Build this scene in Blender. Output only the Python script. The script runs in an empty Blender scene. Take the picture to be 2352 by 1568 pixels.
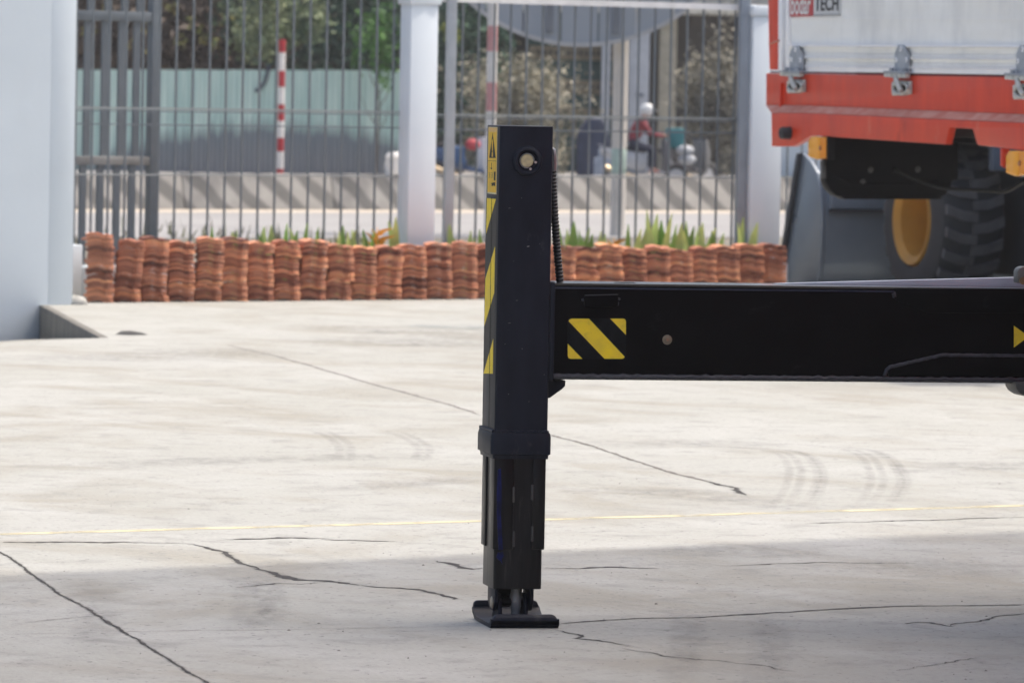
import bpy, bmesh, math, random
from mathutils import Vector, Matrix
R = math.radians
random.seed(7)
scene = bpy.context.scene
col = scene.collection

# ------------------------------------------------------------------ camera
EYE = 1.745
PITCH, ROLL, FOC = R(2.63), R(1.05), 12863.0          # focal length in units of a 2352 px wide picture
cam_d = bpy.data.cameras.new('camera')
cam = bpy.data.objects.new('camera', cam_d); col.objects.link(cam)
cam_d.sensor_width = 36.0
cam_d.lens = 36.0 * FOC / 2352.0
cam_d.clip_start, cam_d.clip_end = 0.5, 3000
CROT = Matrix.Rotation(math.pi / 2 - PITCH, 3, 'X') @ Matrix.Rotation(ROLL, 3, 'Z')
CPOS = Vector((0, 0, EYE))
cam.matrix_world = Matrix.Translation(CPOS) @ CROT.to_4x4()
cam_d.dof.use_dof = True
cam_d.dof.focus_distance = 19.5
cam_d.dof.aperture_fstop = 9.2
scene.camera = cam

# ------------------------------------------------------------------ sky, sun, exposure
SUN_EL, SUN_AZ = R(63), R(30)                       # azimuth measured from +X towards +Y
SDIR = Vector((math.cos(SUN_EL) * math.cos(SUN_AZ), math.cos(SUN_EL) * math.sin(SUN_AZ), math.sin(SUN_EL)))
world = bpy.data.worlds.new('World'); scene.world = world; world.use_nodes = True
wn = world.node_tree
for n in list(wn.nodes): wn.nodes.remove(n)
sky = wn.nodes.new('ShaderNodeTexSky'); sky.sky_type = 'NISHITA'; sky.sun_disc = False
sky.sun_elevation = SUN_EL; sky.sun_rotation = math.pi / 2 - SUN_AZ
sky.air_density = 1.0; sky.dust_density = 7.0; sky.ozone_density = 1.0
bg = wn.nodes.new('ShaderNodeBackground'); bg.inputs['Strength'].default_value = 0.15
wo = wn.nodes.new('ShaderNodeOutputWorld')
wn.links.new(sky.outputs[0], bg.inputs[0]); wn.links.new(bg.outputs[0], wo.inputs[0])
sun_d = bpy.data.lights.new('sun', 'SUN'); sun_d.energy = 2.0; sun_d.angle = R(0.53); sun_d.color = (1.0, 0.91, 0.80)
sun = bpy.data.objects.new('sun', sun_d); col.objects.link(sun)
sun.rotation_euler = (-SDIR).to_track_quat('-Z', 'Y').to_euler(); sun.location = (20, 10, 40)
scene.view_settings.view_transform = 'Standard'; scene.view_settings.look = 'None'
scene.view_settings.gamma = 1.0; scene.view_settings.use_curve_mapping = False
scene.view_settings.exposure = 0.62
scene.cycles.max_bounces = 8; scene.cycles.diffuse_bounces = 4

# ------------------------------------------------------------------ measuring helpers
def ray(x, y):
    return CROT @ Vector(((x - 1176) / FOC, -(y - 784) / FOC, -1.0))
def at_z(x, y, z=0.0):
    d = ray(x, y); return CPOS + d * ((z - EYE) / d.z)
def at_Y(x, y, Y):
    d = ray(x, y); return CPOS + d * (Y / d.y)
def crop(ox, oy, sc):
    return lambda zx, zy: ((ox + zx / sc) / 1.08844, (oy + zy / sc) / 1.08844)
class Frame:
    """upright local frame: u along yaw, v 90 degrees left of it, z up"""
    def __init__(s, o, yaw):
        s.o = Vector(o); s.yaw = yaw
        s.U = Vector((math.cos(yaw), math.sin(yaw), 0)); s.V = Vector((-math.sin(yaw), math.cos(yaw), 0))
    def uz(s, x, y, v=0.0):
        d = ray(x, y); t = (v - (CPOS - s.o).dot(s.V)) / d.dot(s.V); p = CPOS + d * t - s.o
        return (p.dot(s.U), p.z)
    def vz(s, x, y, u=0.0):
        d = ray(x, y); t = (u - (CPOS - s.o).dot(s.U)) / d.dot(s.U); p = CPOS + d * t - s.o
        return (p.dot(s.V), p.z)
    def loc(s, p):
        p = Vector(p) - s.o; return Vector((p.dot(s.U), p.dot(s.V), p.z))
    def world(s, u, v, z):
        return s.o + s.U * u + s.V * v + Vector((0, 0, z))

# ------------------------------------------------------------------ materials
def nd(t, typ, **kw):
    n = t.nodes.new(typ)
    for k, v in kw.items(): setattr(n, k, v)
    return n
def mat(name, c, rough=0.6, metal=0.0, var=0.12, scale=6.0, bump=0.0, bscale=60.0, spec=0.5, rnd=0.0, coat=0.0,
        c2=None, stretch=(1, 1, 1), rvar=0.1, detail=5.0):
    m = bpy.data.materials.new(name); m.use_nodes = True
    t = m.node_tree; b = t.nodes['Principled BSDF']
    b.inputs['Roughness'].default_value = rough; b.inputs['Metallic'].default_value = metal
    b.inputs['Specular IOR Level'].default_value = spec
    if coat: b.inputs['Coat Weight'].default_value = coat; b.inputs['Coat Roughness'].default_value = 0.15
    tc = nd(t, 'ShaderNodeTexCoord'); mp = nd(t, 'ShaderNodeMapping'); mp.inputs['Scale'].default_value = stretch
    t.links.new(tc.outputs['Object'], mp.inputs[0])
    no = nd(t, 'ShaderNodeTexNoise'); no.inputs['Scale'].default_value = scale; no.inputs['Detail'].default_value = detail
    t.links.new(mp.outputs[0], no.inputs['Vector'])
    mr = nd(t, 'ShaderNodeMapRange'); mr.inputs[1].default_value = 0.3; mr.inputs[2].default_value = 0.7
    t.links.new(no.outputs[0], mr.inputs[0])
    mx = nd(t, 'ShaderNodeMix', data_type='RGBA')
    lo = c2 if c2 else tuple(x * (1 - var) for x in c); hi = c if c2 else tuple(min(1, x * (1 + var)) for x in c)
    mx.inputs[6].default_value = (*lo, 1); mx.inputs[7].default_value = (*hi, 1)
    t.links.new(mr.outputs[0], mx.inputs[0])
    out = mx.outputs[2]
    if rnd:
        oi = nd(t, 'ShaderNodeObjectInfo'); hs = nd(t, 'ShaderNodeHueSaturation')
        r2 = nd(t, 'ShaderNodeMapRange'); r2.inputs[3].default_value = 1 - rnd; r2.inputs[4].default_value = 1 + rnd * 0.8
        t.links.new(oi.outputs['Random'], r2.inputs[0]); t.links.new(r2.outputs[0], hs.inputs['Value'])
        t.links.new(out, hs.inputs['Color']); out = hs.outputs[0]
    t.links.new(out, b.inputs['Base Color'])
    if rvar:
        r3 = nd(t, 'ShaderNodeMapRange'); r3.inputs[3].default_value = max(0.02, rough - rvar); r3.inputs[4].default_value = min(1, rough + rvar)
        t.links.new(no.outputs[0], r3.inputs[0]); t.links.new(r3.outputs[0], b.inputs['Roughness'])
    if bump:
        n2 = nd(t, 'ShaderNodeTexNoise'); n2.inputs['Scale'].default_value = bscale; n2.inputs['Detail'].default_value = 6
        t.links.new(mp.outputs[0], n2.inputs['Vector'])
        bp = nd(t, 'ShaderNodeBump'); bp.inputs['Strength'].default_value = bump; bp.inputs['Distance'].default_value = 0.01
        t.links.new(n2.outputs[0], bp.inputs['Height']); t.links.new(bp.outputs[0], b.inputs['Normal'])
    return m

def scuff(m, c, amount, scale, stretch, lo=0.60, hi=0.72):
    t = m.node_tree; b = t.nodes['Principled BSDF']; src = b.inputs['Base Color'].links[0].from_socket
    tc = nd(t, 'ShaderNodeTexCoord'); mp = nd(t, 'ShaderNodeMapping'); mp.inputs['Scale'].default_value = stretch; t.links.new(tc.outputs['Object'], mp.inputs[0])
    n = nd(t, 'ShaderNodeTexNoise'); n.inputs['Scale'].default_value = scale; n.inputs['Detail'].default_value = 9; n.inputs['Roughness'].default_value = 0.7
    t.links.new(mp.outputs[0], n.inputs['Vector'])
    r = nd(t, 'ShaderNodeMapRange'); r.inputs[1].default_value = lo; r.inputs[2].default_value = hi; r.inputs[4].default_value = amount; t.links.new(n.outputs[0], r.inputs[0])
    x = nd(t, 'ShaderNodeMix', data_type='RGBA'); x.inputs[7].default_value = (*c, 1); t.links.new(r.outputs[0], x.inputs[0]); t.links.new(src, x.inputs[6]); t.links.new(x.outputs[2], b.inputs['Base Color'])

# ------------------------------------------------------------------ mesh helpers
class MB:
    def __init__(s): s.v = []; s.f = []; s.smooth = set()
    def add(s, vs, fs, smooth=False):
        n = len(s.v); s.v += [tuple(p) for p in vs]
        for f in fs:
            if smooth: s.smooth.add(len(s.f))
            s.f.append(tuple(n + i for i in f))
        return s
    def box(s, x0, x1, y0, y1, z0, z1):
        vs = [(x, y, z) for x in (x0, x1) for y in (y0, y1) for z in (z0, z1)]
        return s.add(vs, [(0, 1, 3, 2), (4, 6, 7, 5), (0, 4, 5, 1), (2, 3, 7, 6), (0, 2, 6, 4), (1, 5, 7, 3)])
    def prism(s, poly, a0, a1, axis):
        """poly: list of 2-tuples; axis 'v' (poly in u,z), 'u' (poly in v,z), 'z' (poly in u,v)"""
        mk = {'v': lambda p, a: (p[0], a, p[1]), 'u': lambda p, a: (a, p[0], p[1]), 'z': lambda p, a: (p[0], p[1], a)}[axis]
        n = len(poly)
        vs = [mk(p, a0) for p in poly] + [mk(p, a1) for p in poly]
        fs = [tuple(range(n)), tuple(range(2 * n - 1, n - 1, -1))] + [(i, i + n, (i + 1) % n + n, (i + 1) % n) for i in range(n)]
        return s.add(vs, fs)
    def tube(s, pts, rad, n=12, caps=True):
        pts = [Vector(p) for p in pts]
        rads = rad if isinstance(rad, (list, tuple)) else [rad] * len(pts)
        vs = []; prev = None
        for i, p in enumerate(pts):
            d = (pts[min(i + 1, len(pts) - 1)] - pts[max(i - 1, 0)]).normalized()
            if prev is None: a = d.orthogonal().normalized()
            else: a = (prev - d * prev.dot(d)).normalized()
            prev = a; b = d.cross(a)
            for k in range(n):
                t = 2 * math.pi * k / n; vs.append(p + (a * math.cos(t) + b * math.sin(t)) * rads[i])
        fs = [(i * n + k, i * n + (k + 1) % n, (i + 1) * n + (k + 1) % n, (i + 1) * n + k) for i in range(len(pts) - 1) for k in range(n)]
        s.add(vs, fs, True)
        if caps:
            base = len(s.v) - len(vs); m = len(vs)
            s.f.append(tuple(base + k for k in range(n - 1, -1, -1))); s.f.append(tuple(base + m - n + k for k in range(n)))
        return s
    def cyl(s, p0, p1, r, n=20): return s.tube([p0, p1], r, n)
    def lathe(s, prof, p0, axis, n=32, closed=False):
        """prof: (radius, distance along axis)"""
        p0 = Vector(p0); ax = Vector(axis).normalized(); a = ax.orthogonal().normalized(); b = ax.cross(a); vs = []
        for (r, h) in prof:
            for k in range(n):
                t = 2 * math.pi * k / n; vs.append(p0 + ax * h + (a * math.cos(t) + b * math.sin(t)) * r)
        m = len(prof)
        fs = [(i * n + k, i * n + (k + 1) % n, ((i + 1) % m) * n + (k + 1) % n, ((i + 1) % m) * n + k)
              for i in range(m if closed else m - 1) for k in range(n)]
        return s.add(vs, fs, True)
    def ball(s, c, r, n=12, m=8, sc=(1, 1, 1)):
        vs = []; c = Vector(c)
        for i in range(m + 1):
            ph = math.pi * i / m
            for k in range(n):
                t = 2 * math.pi * k / n
                vs.append(c + Vector((r * sc[0] * math.sin(ph) * math.cos(t), r * sc[1] * math.sin(ph) * math.sin(t), r * sc[2] * math.cos(ph))))
        return s.add(vs, [(i * n + k, (i + 1) * n + k, (i + 1) * n + (k + 1) % n, i * n + (k + 1) % n) for i in range(m) for k in range(n)], True)
    def mesh(s, name, m, bevel=0.0, segs=2, sharp=35):
        me = bpy.data.meshes.new(name); me.from_pydata(s.v, [], s.f)
        me.validate()
        bm = bmesh.new(); bm.from_mesh(me)
        bmesh.ops.remove_doubles(bm, verts=bm.verts, dist=1e-6)
        bmesh.ops.recalc_face_normals(bm, faces=bm.faces)
        if bevel:
            es = [e for e in bm.edges if len(e.link_faces) == 2 and e.calc_face_angle(0) > R(30)]
            bmesh.ops.bevel(bm, geom=es, offset=bevel, segments=segs, affect='EDGES', profile=0.5, clamp_overlap=True)
        for e in bm.edges:
            e.smooth = not (len(e.link_faces) == 2 and e.calc_face_angle(0) > R(sharp))
        for f in bm.faces: f.smooth = True
        bm.to_mesh(me); bm.free()
        if m: me.materials.append(m)
        return me
    def build(s, name, m, parent=None, bevel=0.0, segs=2, sharp=35):
        o = bpy.data.objects.new(name, s.mesh(name, m, bevel, segs, sharp)); col.objects.link(o)
        if parent: o.parent = parent
        return o

def tag(o, label=None, cat=None, group=None, kind=None):
    if label: o['label'] = label
    if cat: o['category'] = cat
    if group: o['group'] = group
    if kind: o['kind'] = kind
    return o
def thing(name, label, cat, loc=(0, 0, 0), rotz=0.0, group=None):
    o = bpy.data.objects.new(name, None); col.objects.link(o); o.empty_display_size = 0.1
    o.location = loc; o.rotation_euler = (0, 0, rotz)
    return tag(o, label, cat, group)
def link_part(name, me, parent, loc=(0, 0, 0), rot=(0, 0, 0)):
    o = bpy.data.objects.new(name, me); col.objects.link(o); o.parent = parent; o.location = loc; o.rotation_euler = rot
    return o
def text_mesh(body, m, w, h, depth=0.0, shear=0.0, extra=0.0):
    cu = bpy.data.curves.new('lettering', 'FONT'); cu.body = body; cu.size = 1; cu.offset = extra; cu.extrude = 0.0
    o = bpy.data.objects.new('lettering', cu); col.objects.link(o)
    dg = bpy.context.evaluated_depsgraph_get()
    me = bpy.data.meshes.new_from_object(o.evaluated_get(dg)); bpy.data.objects.remove(o)
    xs = [v.co.x for v in me.vertices]; ys = [v.co.y for v in me.vertices]
    for v in me.vertices:
        v.co = Vector(((v.co.x - min(xs)) / (max(xs) - min(xs)) * w, 0, (v.co.y - min(ys)) / (max(ys) - min(ys)) * h))
    me.materials.clear(); me.materials.append(m)
    return me
def ribbon(pts, widths, z):
    """flat strip on the ground along pts (Vectors)"""
    mb = MB(); vs = []
    for i, p in enumerate(pts):
        d = (pts[min(i + 1, len(pts) - 1)] - pts[max(i - 1, 0)]); d.z = 0; d.normalize(); n = Vector((-d.y, d.x, 0))
        w = widths[i] if isinstance(widths, list) else widths
        vs += [(p.x + n.x * w / 2, p.y + n.y * w / 2, z), (p.x - n.x * w / 2, p.y - n.y * w / 2, z)]
    return mb.add(vs, [(2 * i, 2 * i + 1, 2 * i + 3, 2 * i + 2) for i in range(len(pts) - 1)])

# ------------------------------------------------------------------ the setting: ground
WY = R(36)                                            # the yard, its wall, the road all run this way
def ground_material():
    m = bpy.data.materials.new('yard_concrete'); m.use_nodes = True; t = m.node_tree; b = t.nodes['Principled BSDF']
    tc = nd(t, 'ShaderNodeTexCoord')
    rot = nd(t, 'ShaderNodeMapping'); rot.inputs['Rotation'].default_value = (0, 0, -R(32)); t.links.new(tc.outputs['Object'], rot.inputs[0])
    def noise(scale, stretch=(1, 1, 1), detail=6, rough=0.55, dist=0.0, src=None):
        mp = nd(t, 'ShaderNodeMapping'); mp.inputs['Scale'].default_value = stretch; t.links.new((src or rot).outputs[0], mp.inputs[0])
        n = nd(t, 'ShaderNodeTexNoise'); n.inputs['Scale'].default_value = scale; n.inputs['Detail'].default_value = detail
        n.inputs['Roughness'].default_value = rough; n.inputs['Distortion'].default_value = dist
        t.links.new(mp.outputs[0], n.inputs['Vector']); return n.outputs[0]
    def rng(x, a, b_, c=0.0, d=1.0):
        r = nd(t, 'ShaderNodeMapRange'); r.inputs[1].default_value = a; r.inputs[2].default_value = b_
        r.inputs[3].default_value = c; r.inputs[4].default_value = d; t.links.new(x, r.inputs[0]); return r.outputs[0]
    def mix(f, a, b_, mode='MIX'):
        x = nd(t, 'ShaderNodeMix', data_type='RGBA', blend_type=mode)
        if isinstance(f, float): x.inputs[0].default_value = f
        else: t.links.new(f, x.inputs[0])
        for i, c in ((6, a), (7, b_)):
            if isinstance(c, tuple): x.inputs[i].default_value = (*c, 1)
            else: t.links.new(c, x.inputs[i])
        return x.outputs[2]
    base = mix(rng(noise(0.35, (1.6, 0.7, 1)), 0.35, 0.65), (0.354, 0.360, 0.332), (0.397, 0.405, 0.385))
    base = mix(rng(noise(0.8, (1.4, 0.8, 1), dist=0.8), 0.46, 0.66, 0, 0.75), base, (0.285, 0.272, 0.228))       # dirty drifts
    base = mix(rng(noise(1.7, (1.0, 0.8, 1), 8, 0.62, 0.5), 0.50, 0.68, 0, 0.6), base, (0.443, 0.452, 0.435))     # pale patches
    base = mix(rng(noise(5.0, (0.9, 0.9, 1), 8, 0.68, 0.4), 0.52, 0.66, 0, 0.6), base, (0.245, 0.25, 0.235))    # scuffs
    base = mix(rng(noise(22.0, (1.0, 0.8, 1), 5, 0.62), 0.60, 0.70, 0, 0.5), base, (0.20, 0.205, 0.197))          # pits
    base = mix(rng(noise(34.0, (0.8, 0.8, 1), 5, 0.62), 0.615, 0.67, 0, 0.85), base, (0.12, 0.12, 0.12))         # small dark flecks
    base = mix(rng(noise(130.0, (1, 0.22, 1), 3), 0.35, 0.72, 0, 0.42), base, (0.245, 0.252, 0.24))               # grain
    t.links.new(base, b.inputs['Base Color'])
    b.inputs['Roughness'].default_value = 0.85; b.inputs['Specular IOR Level'].default_value = 0.25
    add = nd(t, 'ShaderNodeMath', operation='ADD'); t.links.new(noise(40, (1.0, 0.6, 1), 8, 0.65), add.inputs[0])
    t.links.new(noise(6, (0.9, 0.9, 1)), add.inputs[1])
    bp = nd(t, 'ShaderNodeBump'); bp.inputs['Strength'].default_value = 0.35; bp.inputs['Distance'].default_value = 0.012
    t.links.new(add.outputs[0], bp.inputs['Height']); t.links.new(bp.outputs[0], b.inputs['Normal'])
    return m
M_ground = ground_material()
FW = Frame(at_z(200, 695), WY)                        # front foot of the tile row; u along the yard wall, v away from us
def wpoly(pts, z):
    return [tuple(FW.world(u, v, z)) for u, v in pts]
ground = MB().add([(-190, -150, -0.9), (190, -150, -0.9), (190, 230, -0.9), (-190, 230, -0.9)], [(0, 1, 2, 3)]).build(
    'ground', mat('dry_earth', (0.17, 0.15, 0.125), 0.95, var=0.3, scale=0.6, bump=0.4, bscale=8))
tag(ground, 'dry earth that everything stands on', kind='structure')
RZ = -0.255                                           # the drive beside the white wall drops below the yard
V0, V1 = at_z(95, 701), at_z(233, 775.5)
P0 = at_z(0, 791)
def fwuv(p): q = FW.loc(p); return (q.x, q.y)
PL = V1 + (P0 - V1) * 14
yard = MB().add(wpoly([(-40, -70), (60, -70), (60, 0.62), (fwuv(V0)[0] - 0.0, 0.62), fwuv(V0), fwuv(V1), fwuv(PL)], 0.0), [(0, 1, 2, 3, 4, 5, 6)]).build('yard_pavement', M_ground)
tag(yard, 'pale stained concrete yard with cracks and tyre marks', kind='structure')
V0b = V0 + Vector((0, 0, RZ)); QL = V0b + (PL - V1)
ramp = MB().add([tuple(V1 - Vector((0, 0, 0.001))), tuple(PL - Vector((0, 0, 0.001))), tuple(QL), tuple(V0b)], [(0, 1, 2, 3)]).build('drive_ramp', M_ground)
tag(ramp, 'low concrete drive ramp dipping beside the white wall', kind='structure')
M_crack = mat('crack_dirt', (0.06, 0.056, 0.052), 0.95, c2=(0.018, 0.017, 0.017), scale=16)
M_joint = mat('joint_dirt', (0.20, 0.19, 0.18), 0.95, var=0.4, scale=12)

rims = []
def crack(px, w, m=M_crack, jag=1.0, gap=0.0, name='crack', z=0.0012):
    """irregular dark crack through picture points laid on the yard"""
    P = [at_z(x, y, 0) for x, y in px]; pts = []
    for a, b in zip(P[:-1], P[1:]):
        n = max(2, int((b - a).length / 0.03))
        for i in range(n): pts.append(a.lerp(b, i / n))
    pts.append(P[-1]); ph = random.random() * 99
    out = []; ws = []
    off = 0.0
    for i, p in enumerate(pts):
        off = off * 0.86 + random.gauss(0, 0.009) * jag
        d = (pts[min(i + 1, len(pts) - 1)] - pts[max(i - 1, 0)]).normalized(); nn = Vector((-d.y, d.x, 0))
        out.append(p + nn * off)
        e = min(i, len(pts) - 1 - i); k = 0.55 + 1.3 * random.random() ** 2.2
        g = 0.5 + 0.5 * math.sin(i * 0.21 + ph) + 0.35 * math.sin(i * 0.53 + ph * 2)
        if gap and g < gap: k *= 0.3
        ws.append(w * k * min(1, 0.25 + e * 0.2))
    o = ribbon(out, ws, z).build(name, m, yard)
    if m is M_crack: rims.append((out, max(0.03, w * 2.6)))
    return o
c5 = lambda zx, zy: (zx * 0.3516, 1148.5 + zy * 0.3516)
crack([c5(*p) for p in [(-40, 315), (0, 340), (130, 420), (250, 515), (380, 600), (620, 745), (860, 885), (1040, 1000), (1250, 1130), (1370, 1194), (1500, 1290)]], 0.0105, jag=0.22)
crack([c5(*p) for p in [(20, 278), (240, 280), (480, 272), (860, 272), (1060, 276), (1230, 283), (1290, 288)]], 0.03, gap=0.3)
crack([c5(*p) for p in [(2100, 256), (2250, 262), (2420, 268), (2600, 272)]], 0.022, gap=0.4)
crack([c5(*p) for p in [(1410, 262), (1530, 258), (1720, 256), (1850, 250), (2150, 254)]], 0.035, gap=0.2)
crack([c5(*p) for p in [(1260, 288), (1340, 308), (1450, 335), (1530, 385), (1600, 418), (1684, 449)]], 0.020, jag=0.5)
crack([c5(*p) for p in [(1680, 447), (1850, 485), (1900, 510), (1960, 520), (2120, 528), (2352, 555)]], 0.034, jag=0.9)
crack([(827, 1344), (880, 1350), (960, 1356), (1000, 1365), (1035, 1376)], 0.02, jag=1.4)
crack([c5(*p) for p in [(1540, 570), (1700, 550), (1800, 543), (1960, 546), (2120, 536)]], 0.012, jag=1.2)
crack([c5(*p) for p in [(-30, 879), (400, 868), (800, 858), (1200, 850), (1700, 846), (2352, 835), (3000, 822)]], 0.006, m=M_joint, jag=0.3)
crack([c5(*p) for p in [(90, 805), (300, 785), (600, 760), (900, 740)]], 0.005, m=M_joint, jag=0.5)
crack([(1000, 1288), (1030, 1294), (1055, 1304), (1085, 1308), (1115, 1305)], 0.028, jag=0.9)
crack([(1250, 1304), (1330, 1305), (1400, 1302), (1470, 1305), (1515, 1306)], 0.022, gap=0.3)
crack([(1632, 1298), (1700, 1298), (1770, 1294), (1890, 1290), (2000, 1294), (2100, 1292)], 0.013, gap=0.25)
crack([(1284, 1431), (1330, 1428), (1460, 1420), (1600, 1417), (1760, 1409), (1880, 1402), (2080, 1392), (2250, 1389), (2400, 1386)], 0.018, jag=0.6)
crack([(1268, 1446), (1300, 1454), (1340, 1468), (1395, 1478), (1420, 1487)], 0.014, gap=0.4, jag=1.5)
crack([(1430, 1489), (1470, 1496), (1560, 1510), (1650, 1520), (1760, 1530), (1830, 1540)], 0.007, gap=0.3)
crack([(2070, 1431), (2110, 1428), (2150, 1434), (2195, 1438)], 0.03, jag=2.0)
crack([(2195, 1438), (2260, 1427), (2340, 1412), (2420, 1400)], 0.012, jag=1.2)
crack([(2060, 1540), (2110, 1530), (2180, 1524), (2260, 1512)], 0.007, gap=0.4)
crack([(1845, 1202), (1930, 1200), (2030, 1197), (2200, 1192), (2400, 1187)], 0.018, gap=0.3)
crack([(1620, 1105), (1640, 1110), (1670, 1117), (1690, 1126), (1714, 1137)], 0.024, jag=0.8)
crack([(520, 792), (620, 815), (760, 853), (860, 884), (1000, 920), (1108, 953)], 0.022, m=M_joint, jag=0.3)
crack([(1255, 997), (1320, 1013), (1420, 1045), (1520, 1080), (1625, 1106)], 0.02, m=mat('open_joint', (0.13, 0.12, 0.11), 0.95), jag=0.3)

# yellow line, worn
M_yel = mat('worn_yellow_paint', (0.60, 0.53, 0.30), 0.8, var=0.2, scale=4, c2=(0.46, 0.44, 0.37), detail=9)
A, B = at_z(-60, 1228.5), at_z(2420, 1158)
# rubber tyre marks: thin worn films, see-through in patches
def film(name, c, amount, scale, stretch=(1, 1, 1)):
    m = bpy.data.materials.new(name); m.use_nodes = True; t = m.node_tree; b = t.nodes['Principled BSDF']
    b.inputs['Base Color'].default_value = (*c, 1); b.inputs['Roughness'].default_value = 0.85
    tc = nd(t, 'ShaderNodeTexCoord'); mp = nd(t, 'ShaderNodeMapping'); mp.inputs['Scale'].default_value = stretch
    n = nd(t, 'ShaderNodeTexNoise'); n.inputs['Scale'].default_value = scale; n.inputs['Detail'].default_value = 7
    t.links.new(tc.outputs['Object'], mp.inputs[0]); t.links.new(mp.outputs[0], n.inputs['Vector'])
    at = nd(t, 'ShaderNodeAttribute', attribute_name='wear')
    r = nd(t, 'ShaderNodeMapRange'); r.inputs[1].default_value = 0.3; r.inputs[2].default_value = 0.8; r.inputs[4].default_value = amount
    mu = nd(t, 'ShaderNodeMath', operation='MULTIPLY'); t.links.new(n.outputs[0], r.inputs[0])
    t.links.new(r.outputs[0], mu.inputs[0]); t.links.new(at.outputs['Fac'], mu.inputs[1])
    t.links.new(mu.outputs[0], b.inputs['Alpha']); return m
M_rub = film('rubber_film', (0.13, 0.12, 0.12), 0.26, 4, (1, 3, 1))
def soft_band(px, width, name, m, z):
    P = [at_z(x, y, 0) for x, y in px]; pts = []
    n = 14
    for i in range(len(P) - 1):                       # Catmull-Rom
        p0, p1, p2, p3 = P[max(i - 1, 0)], P[i], P[i + 1], P[min(i + 2, len(P) - 1)]
        for k in range(n):
            t = k / n
            pts.append(0.5 * ((2 * p1) + (p2 - p0) * t + (2 * p0 - 5 * p1 + 4 * p2 - p3) * t * t + (3 * p1 - p0 - 3 * p2 + p3) * t ** 3))
    pts.append(P[-1]); K = 6; vs = []; wear = []
    for i, p in enumerate(pts):
        d = (pts[min(i + 1, len(pts) - 1)] - pts[max(i - 1, 0)]).normalized(); q = Vector((-d.y, d.x, 0))
        for k in range(K + 1):
            s = k / K - 0.5; a = p + q * width * s; vs.append((a.x, a.y, z))
            wear.append(max(0, 1 - abs(2 * s) ** 2) * min(1, i / (len(pts) * 0.25), (len(pts) - 1 - i) / (len(pts) * 0.25)))
    fs = [(i * (K + 1) + k, i * (K + 1) + k + 1, (i + 1) * (K + 1) + k + 1, (i + 1) * (K + 1) + k) for i in range(len(pts) - 1) for k in range(K)]
    o = MB(); o.add(vs, fs); me = bpy.data.meshes.new(name); me.from_pydata(o.v, [], o.f)
    at = me.attributes.new('wear', 'FLOAT', 'POINT'); at.data.foreach_set('value', wear)
    me.materials.append(m); ob = bpy.data.objects.new(name, me); col.objects.link(ob); ob.parent = yard; return ob
soft_band([(-2600, 1299.5), (-300, 1235), (300, 1218), (900, 1202), (1500, 1185.5), (2000, 1171), (2700, 1150.5), (4600, 1097)], 0.12, 'yellow_line', film('worn_yellow_film', (0.60, 0.545, 0.36), 1.7, 5), 0.0009)
M_rim_f = film('crumbled_rim', (0.13, 0.125, 0.115), 0.8, 22)
def band_pts(pts, width, name, m, z, K=4):
    vs = []; wear = []
    for i, p in enumerate(pts):
        d = (pts[min(i + 1, len(pts) - 1)] - pts[max(i - 1, 0)]).normalized(); q = Vector((-d.y, d.x, 0))
        for k in range(K + 1):
            s = k / K - 0.5; a = p + q * width * s; vs.append((a.x, a.y, z)); wear.append(max(0, 1 - abs(2 * s)) * min(1, i / 8, (len(pts) - 1 - i) / 8))
    fs = [(i * (K + 1) + k, i * (K + 1) + k + 1, (i + 1) * (K + 1) + k + 1, (i + 1) * (K + 1) + k) for i in range(len(pts) - 1) for k in range(K)]
    me = bpy.data.meshes.new(name); me.from_pydata(vs, [], fs); at = me.attributes.new('wear', 'FLOAT', 'POINT'); at.data.foreach_set('value', wear)
    me.materials.append(m); ob = bpy.data.objects.new(name, me); col.objects.link(ob); ob.parent = yard
for q, (pts, w) in enumerate(rims): band_pts(pts, w, 'crack_rim', M_rim_f, 0.0006 + q * 0.00001)
zz = [0.0018]
M_rub2 = film('rubber_film_faint', (0.10, 0.09, 0.09), 0.24, 5, (3, 1, 1))
def tyre_mark(px, w=0.1):
    zz[0] += 0.0001; soft_band(px, w, 'tyre_mark', M_rub if w < 0.12 else M_rub2, zz[0])
for dx in (0, 30, 68, 84):
    tyre_mark([(1560 + dx * 0.2, 1020 + dx * 0.05), (1735 + dx * 0.6, 1032), (1790 + dx * 0.8, 1045), (1812 + dx * 0.9, 1075), (1808 + dx, 1105), (1796 + dx, 1135), (1770 + dx, 1168)], 0.05)
    tyre_mark([(1740 + dx * 0.3, 1014 + dx * 0.05), (1915 + dx * 0.7, 1030), (1975 + dx * 0.8, 1048), (1995 + dx * 0.9, 1078), (2000 + dx, 1105), (1988 + dx, 1135), (1960 + dx, 1172)], 0.05)
for dx in (0, 26):
    tyre_mark([(700 + dx, 985), (745 + dx, 1000), (778 + dx, 1025), (775 + dx, 1060)], 0.06)
    tyre_mark([(880 + dx, 988), (925 + dx, 1005), (960 + dx, 1030), (950 + dx, 1062)], 0.06)
for px, w in [([(1380, 1028), (1520, 1018), (1640, 1016), (1760, 1030)], 0.5), ([(2080, 1085), (2200, 1072), (2320, 1070), (2420, 1085)], 0.6),
              ([(100, 1078), (420, 1062), (760, 1052), (1000, 1048)], 0.5), ([(640, 1125), (820, 1120), (1010, 1105), (1110, 1095)], 0.35),
              ([(690, 760), (880, 758), (1090, 770), (1180, 772)], 1.5), ([(20, 830), (200, 823), (420, 815), (560, 800)], 1.2),
              ([(740, 795), (900, 785), (1060, 790), (1120, 800)], 1.6), ([(1520, 1275), (1640, 1262), (1760, 1265), (1840, 1280)], 0.45),
              ([(1300, 1135), (1500, 1128), (1700, 1150), (1900, 1180)], 0.5)]:
    tyre_mark(px, w)
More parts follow.
